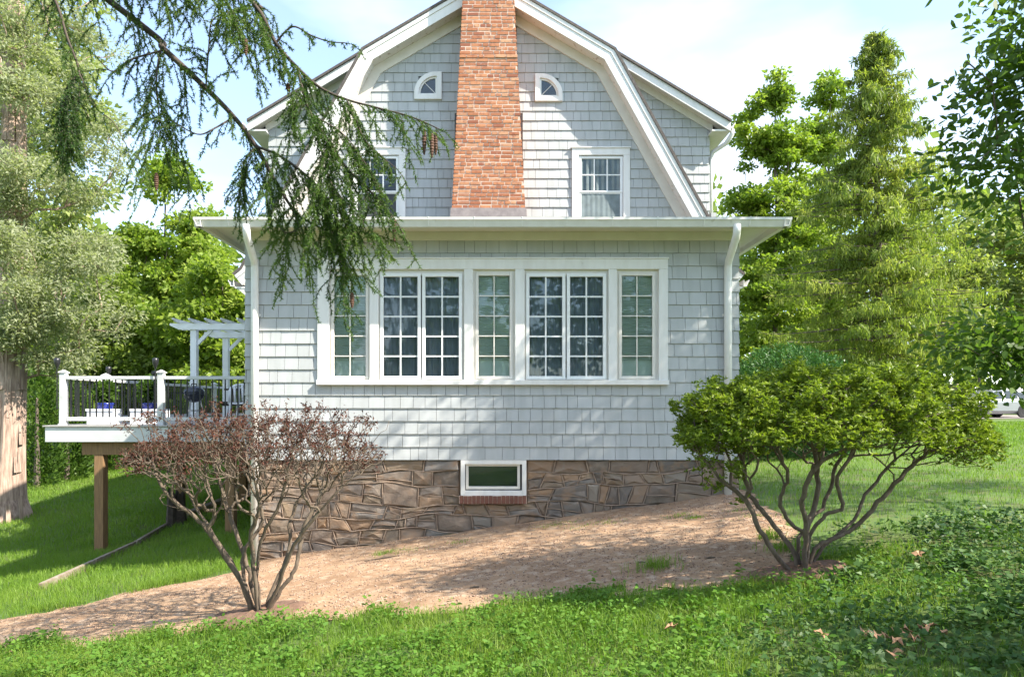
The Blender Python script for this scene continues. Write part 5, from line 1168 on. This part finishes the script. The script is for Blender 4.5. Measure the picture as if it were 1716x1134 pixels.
bough(bp([(462, 72, 3.9), (490, 45, 3.9), (522, 60, 3.9), (552, 70, 3.9), (578, 72, 3.9)]), .006, .0025, .12, .05, .0, bright=.1)
bough(bp([(430, 246, 4.0), (470, 262, 3.9), (520, 300, 3.85), (560, 345, 3.8), (600, 385, 3.78), (640, 396, 3.75)]), .008, .003, .42, .026, .1, bright=.35, lmul=lambda s: 1.1 - .8 * s ** 3)
bough(bp([(392, 196, 4.0), (360, 215, 3.9), (330, 225, 3.85), (285, 200, 3.85)]), .006, .003, .2, .07, .2, bright=.1)
bough(bp([(270, 80, 4.0), (262, 130, 3.9), (265, 180, 3.88), (268, 220, 3.86)]), .006, .003, .40, .024, .3, bright=.22)
bough(bp([(276, 84, 4.0), (220, 100, 3.9), (190, 120, 3.85), (170, 105, 3.8)]), .006, .003, .18, .05, .0, bright=.08)
bough(bp([(133, 123, 3.7), (160, 180, 3.7), (190, 205, 3.7), (214, 248, 3.7)]), .004, .002, .1, .16, .2, bright=.05)
bough(bp([(485, 342, 4.0), (500, 380, 3.9), (480, 390, 3.85), (470, 380, 3.85)]), .005, .002, .30, .03, .0, bright=.35)
bough(bp([(560, 392, 3.95), (570, 420, 3.9), (580, 440, 3.88)]), .005, .002, .30, .02, .0, bright=.25)
bough(bp([(430, 246, 4.0), (410, 270, 3.95), (405, 310, 3.92), (400, 330, 3.9)]), .006, .002, .32, .025, .0, bright=.2)
for y0 in (-40, -20): bough(bp([(150 + y0, y0 - 30, 3.8), (230, y0, 3.8), (300, y0 + 20, 3.78)]), .008, .003, .35, .06, .0, bright=.08)
bough(bp([(581, 167, 3.9), (596, 200, 3.85), (612, 235, 3.83), (640, 262, 3.82), (664, 282, 3.8)]), .005, .002, .26, .022, .0, bright=.2, lmul=lambda s: 1 - .5 * s)
bough(bp([(522, 193, 3.82), (545, 205, 3.8), (575, 225, 3.78), (600, 255, 3.76), (628, 300, 3.75)]), .005, .002, .30, .022, .0, bright=.25, lmul=lambda s: 1 - .4 * s)
bough(bp([(552, 237, 3.8), (545, 275, 3.75), (560, 315, 3.72), (590, 350, 3.7), (612, 372, 3.7)]), .005, .002, .30, .02, .0, bright=.3, lmul=lambda s: 1 - .4 * s)
bough(bp([(345, 150, 4.0), (350, 80, 3.9), (360, 30, 3.88), (420, 20, 3.86), (450, 60, 3.85)]), .005, .002, .30, .03, .0, bright=.3)
bough(bp([(133, 123, 3.7), (110, 150, 3.66), (100, 190, 3.65)]), .004, .002, .35, .02, .0, bright=.12)
br.build('boughs', 'bark_dark', st, smooth=True); tw.build('twigs', 'bark_dark', st)
n = len(NEC); leaves('needles', np.array(NEC), np.array(NED), rdir(n), np.array(NEL), np.full(n, .0052), 'needle', st, np.array(NEN), 'tri')
print('needles', n)
def cone(p, L):
    m = MB(); n = 10; prof_ = []; k = 18
    vs = []
    for j in range(k + 1):
        s = j / k; q = .0125 * math.sin(math.pi * min(1, .12 + s * .86)) ** .6 * (1.12 if j % 2 else .86)
        for i in range(n):
            a = 2 * math.pi * (i + .5 * (j // 2 % 2)) / n; vs.append((p.x + q * math.cos(a), p.y + q * math.sin(a), p.z - L * s))
    m.add(vs, [(j * n + i, j * n + (i + 1) % n, (j + 1) * n + (i + 1) % n, (j + 1) * n + i) for j in range(k) for i in range(n)] + [tuple(range(n)), tuple(range(k * n + n - 1, k * n - 1, -1))])
    m.build('cone', 'cone', st); 
for x, y, Y, L in ((711, 216, 3.9, .15), (724, 224, 3.88, .14), (730, 222, 3.91, .13), (661, 368, 3.72, .12), (412, 66, 3.75, .09), (590, 490, 3.88, .09), (262, 290, 3.86, .10), (483, 140, 3.9, .05)):
    p = P(x, y, Y); cone(p, L); tw.v = tw.v

# --- ground cover: grass, clover, ivy, gravel, fallen leaves
def scatter(n, x0, x1, y0, y1, fn):
    x = NR.uniform(x0, x1, n); y = NR.uniform(y0, y1, n); k = fn(x, y); return x[k], y[k]
HOUSE = lambda x, y: (x > -3.5) & (x < 3.45) & (y > 9.45) & (y < 21)
def gp3(x, y, dz=0.0): return np.stack([x, y, gz(x, y) + dz], 1)
nearb = np.array([tuple(gpix(*p)[:2]) for p in near_edge]); nb_x, nb_y = nearb[:, 0], nearb[:, 1]; od = np.argsort(nb_x)
def edge_y(x): return np.interp(x, nb_x[od], nb_y[od])
# foreground strip
def fg(x, y): return (~path_mask(x, y)) & (y < edge_y(x) + .45) & (x > -5.6)
ivy_w = lambda x, y: np.clip((x - 1.75 + (4.6 - y) * .55) / 1.3 + (vnoise(x, y, .5, 6) - .5) * 1.6, 0, 1)
shr = np.array(gpix(1342, 962)); shl = np.array(gpix(432, 1032))
bare = lambda x, y: (np.hypot((x - shr[0]) / 1.2, y - shr[1]) < .30) | (np.hypot((x - shl[0]) / 1.25, y - shl[1]) < .36)
x, y = scatter(190000, -5.6, 6.5, 2.6, 8.0, lambda x, y: fg(x, y) & ~bare(x, y) & (x < .95 * y) & (NR.random(len(x)) > .85 * ivy_w(x, y)) & (vnoise(x, y, .32, 7) > .07) & (NR.random(len(x)) < .35 + .9 * vnoise(x, y, .7, 21)))
h = .05 + .13 * vnoise(x, y, .3, 2) * NR.random(len(x)) + .03 * NR.random(len(x))
tag(blades('foreground_grass', gp3(x, y), h, .0055, 1.1, 'grass', None, .3 + .5 * vnoise(x, y, .4, 12) + .3 * NR.random(len(x))), 'tangled green grass and weeds below the dirt path', 'grass', kind='stuff')
x, y = scatter(105000, -5.6, 6.5, 2.6, 8.0, lambda x, y: fg(x, y) & ~bare(x, y) & (x < .95 * y) & (NR.random(len(x)) > ivy_w(x, y)) & (vnoise(x, y, .40, 14) + .25 * vnoise(x, y, .12, 41) > .45))
n = len(x); C = gp3(x, y, 0); C[:, 2] += NR.uniform(.015, .11, n) * (.5 + 1.0 * vnoise(x, y, .3, 2))
tag(leaves('clover_patch', C, rdir(n) * np.array([1, 1, .35]), rdir(n, 2.0), (.55 + .9 * vnoise(x, y, .22, 44)) * NR.uniform(.016, .042, n), (.55 + .9 * vnoise(x, y, .22, 44)) * NR.uniform(.013, .034, n), 'clover', None, .15 + .5 * vnoise(x, y, .25, 15) + .4 * NR.random(n), 'oval'), 'small round clover and weed leaves below the path', 'ground cover', kind='stuff')
x, y = scatter(90000, -1, 9, 2.4, 8.6, lambda x, y: (~path_mask(x, y)) & ~bare(x, y) & (x < 1.05 * y + .6) & (y < 5.4 + .35 * (x - 2) + .8 * (vnoise(x, y, .8, 19) - .5) * 2) & (NR.random(len(x)) < ivy_w(x, y) ** 1.2))
n = len(x); C = gp3(x, y, 0); C[:, 2] += NR.uniform(.02, .12, n) * (.6 + .9 * vnoise(x, y, .5, 5)) + .10 * np.clip((x - 2.6) / 2, 0, 1) * NR.random(n)
tag(leaves('ivy_bed', C, rdir(n) * np.array([1, 1, .4]), rdir(n, 1.8), (.6 + .8 * vnoise(x, y, .3, 45)) * NR.uniform(.02, .052, n), (.6 + .8 * vnoise(x, y, .3, 45)) * NR.uniform(.018, .047, n), 'ivy', None, .1 + .45 * vnoise(x, y, .3, 16) + .45 * NR.random(n) ** 1.5, 'ivy'), 'dark glossy ivy spreading beneath the green shrub', 'ivy', kind='stuff')
# taller weeds standing out of the cover
wp = []
for _ in range(520):
    q = NR.uniform(-5.3, 4.2), NR.uniform(3.0, 7.4)
    if fg(np.array([q[0]]), np.array([q[1]]))[0] and q[0] < .9 * q[1] and not bare(q[0], q[1]): wp.append(q)
wC, wD, wL, wN = [], [], [], []; ws = MB()
for q in wp:
    z = g1(*q); h_ = R.uniform(.08, .24); lx_, ly_ = R.uniform(-.06, .06), R.uniform(-.06, .06); top_ = Vector((q[0] + lx_, q[1] + ly_, z + h_)); ws.tube([(q[0], q[1], z - .01), (q[0] + lx_ * .4, q[1] + ly_ * .4, z + h_ * .6), top_], [.0022, .0018, .001], 3, cap=False, r=.6)
    big = R.uniform(.03, .06)
    for k_ in range(R.randint(5, 11)):
        s_ = R.uniform(.3, 1); wC.append((q[0] + lx_ * s_, q[1] + ly_ * s_, z + h_ * s_)); a_ = R.uniform(0, 6.28); wD.append((math.cos(a_), math.sin(a_), R.uniform(-.2, .5))); wL.append(big * R.uniform(.6, 1.1)); wN.append(R.uniform(.3, 1))
tag(leaves('weed_leaves', np.array(wC), np.array(wD), rdir(len(wC), 1.6), np.array(wL), np.array(wL) * .5, 'clover', None, np.array(wN), 'oval'), 'taller broadleaf weeds poking out of the grass below the path', 'weeds', kind='stuff')
# lawn right of the house
x, y = scatter(330000, 1.8, 30, 4.5, 30, lambda x, y: (~path_mask(x, y)) & ~HOUSE(x, y) & ~bare(x, y) & (x < .95 * y + 1) & (x > .18 * y + .9) & (NR.random(len(x)) < np.clip(9.0 / y, 0, 1) ** 1.3) & ((y > 5.6 + .2 * (x - 2)) | (NR.random(len(x)) > ivy_w(x, y) * .9)))
d = y; h = (.035 + .03 * NR.random(len(x)) + .03 * vnoise(x, y, .6, 22)) * np.clip(d / 12, 1, 1.5)
tag(blades('lawn_grass', gp3(x, y), h, np.clip(.0045 * d / 6, .0045, .02), .8, 'grass', None, .25 + .45 * vnoise(x, y, .9, 13) + .35 * NR.random(len(x))), 'sunlit mown lawn stretching from the house to the road', 'grass', kind='stuff')
# slope on the deck side
x, y = scatter(360000, -22, -3.3, 8.0, 27, lambda x, y: (~path_mask(x, y)) & ~HOUSE(x, y) & (y > 1.02 * np.abs(x) * .86) & (NR.random(len(x)) < np.clip(10.5 / y, 0, 1) ** 1.2))
d = y; h = (.06 + .05 * NR.random(len(x)) + .06 * vnoise(x, y, .6, 23))
tag(blades('slope_grass', gp3(x, y), h, np.clip(.0055 * d / 8, .006, .02), .9, 'grass', None, .25 + .45 * vnoise(x, y, .7, 17) + .35 * NR.random(len(x))), 'long grass on the slope under and beyond the deck', 'grass', kind='stuff')
# tufts at the path edges and by the wall
tuf = []
for px, py in [(330, 968), (300, 975), (270, 982), (365, 955), (390, 945), (240, 990), (120, 1016), (70, 1024), (930, 884), (970, 888), (1015, 880), (770, 912), (1100, 956), (1085, 960), (1165, 872), (1140, 868), (1240, 860), (1290, 905), (1310, 925), (1265, 870), (645, 930), (680, 926)]: tuf.append((gpix(px, py), R.uniform(.05, .16), R.randint(60, 220)))
pts = np.concatenate([np.stack([NR.normal(p.x, s, n), NR.normal(p.y, s * .7, n)], 1) for p, s, n in tuf]); hh = np.concatenate([np.full(n, (.05 if p.y > 7.3 and p.x > -2.6 else .13)) for p, s, n in tuf]) * NR.uniform(.5, 1.2, len(pts))
ok = pts[:, 1] < 9.44; pts = pts[ok]; hh = hh[ok]
tag(blades('edge_tufts', gp3(pts[:, 0], pts[:, 1], .02), hh, .005, 1.1, 'grass', None, .3 + .6 * NR.random(len(pts))), 'thin grass tufts sprouting along the dirt path', 'grass', kind='stuff')
# gravel chips and crumbs on the path
n = 120000; x, y = scatter(n, px0, px1, py0, py1, lambda x, y: path_mask(x, y) & (y < 9.46) & (NR.random(len(x)) < .25 + 1.1 * vnoise(x * .6, y * 1.6, .35, 31) ** 2)); n = len(x)
s = .0028 + .010 * NR.random(n) ** 4; zz_ = gz(x, y) + path_h(x, y)
oct_ = np.array([(1, 0, 0), (0, 1, 0), (-1, 0, 0), (0, -1, 0), (0, 0, .7), (0, 0, -.7)], float); of = np.array([(0, 1, 4), (1, 2, 4), (2, 3, 4), (3, 0, 4), (1, 0, 5), (2, 1, 5), (3, 2, 5), (0, 3, 5)])
V = np.stack([x, y, zz_ + s * .3], 1)[:, None, :] + (oct_[None] * NR.uniform(.6, 1.3, (n, 6, 1))) * s[:, None, None] * NR.uniform(.7, 1.3, (n, 1, 3))
tag(np_mesh('gravel', V, (np.arange(n)[:, None, None] * 6 + of[None]).reshape(-1), np.full(n * 8, 3), np.repeat(NR.random(n), 6), 'gravel'), 'crumbly pinkish gravel chips scattered on the dirt path', 'gravel', kind='stuff')
def pathz(x, y): return g1(x, y) + float(path_h(x, y))
for i, (px, py, L, lb) in enumerate(((1190, 940, .10, 'dark bark chip on the dirt beside the green shrub'), (795, 990, .09, 'bark chip on the dirt near the grass edge'), (640, 940, .42, 'long thin stick lying on the dirt below the stones'), (1075, 950, .07, 'small brown bark flake on the path'))):
    p = gpix(px, py); a = R.uniform(-.2, .2); z = pathz(p.x, p.y); d = Vector((math.cos(a), math.sin(a), 0)) * L / 2
    m = MB(); m.tube([(p.x - d.x, p.y - d.y, pathz(p.x - d.x, p.y - d.y) + .007), (p.x, p.y + .008, z + .01), (p.x + d.x, p.y + d.y, pathz(p.x + d.x, p.y + d.y) + .007)], [.006, .011, .005], 6); tag(m.build('bark_chip' if L < .2 else 'fallen_stick', 'bark_shrub'), lb, 'stick' if L > .2 else 'bark chip')
def fallen(px, py, s, lb='curled dry brown leaf lying in the ivy', g='dry leaves lying in the ivy'):
    p = gpix(px, py); n = 9; a0 = R.random() * 6; vs = [(p.x, p.y, p.z + .10)]
    for i in range(n):
        a = a0 + 2 * math.pi * i / n; q = s * (1.0 if i % 2 else .5) * R.uniform(.8, 1.2); vs.append((p.x + q * math.cos(a), p.y + q * math.sin(a), p.z + .09 + R.uniform(-.01, .04)))
    m = MB().add(vs, [(0, i + 1, (i + 1) % n + 1) for i in range(n)]); o = m.build('dry_leaf', 'fallen'); sol = o.modifiers.new('thick', 'SOLIDIFY'); sol.thickness = .002
    tag(o, lb, 'leaf', g)
for px, py in ((1470, 1095), (1490, 1100), (1510, 1092), (1530, 1102), (1546, 1082), (1556, 1078), (1575, 1088), (1450, 1090), (1500, 1104), (1520, 1084), (1500, 1128), (1375, 1092)) : fallen(px + R.uniform(-5, 5), py + R.uniform(-3, 3), R.uniform(.03, .055))
fallen(1540, 950, .045, 'single dry leaf on the ground cover behind the green shrub base', None); fallen(1125, 1075, .04, 'single dry brown leaf in the grass below the dirt path', None)
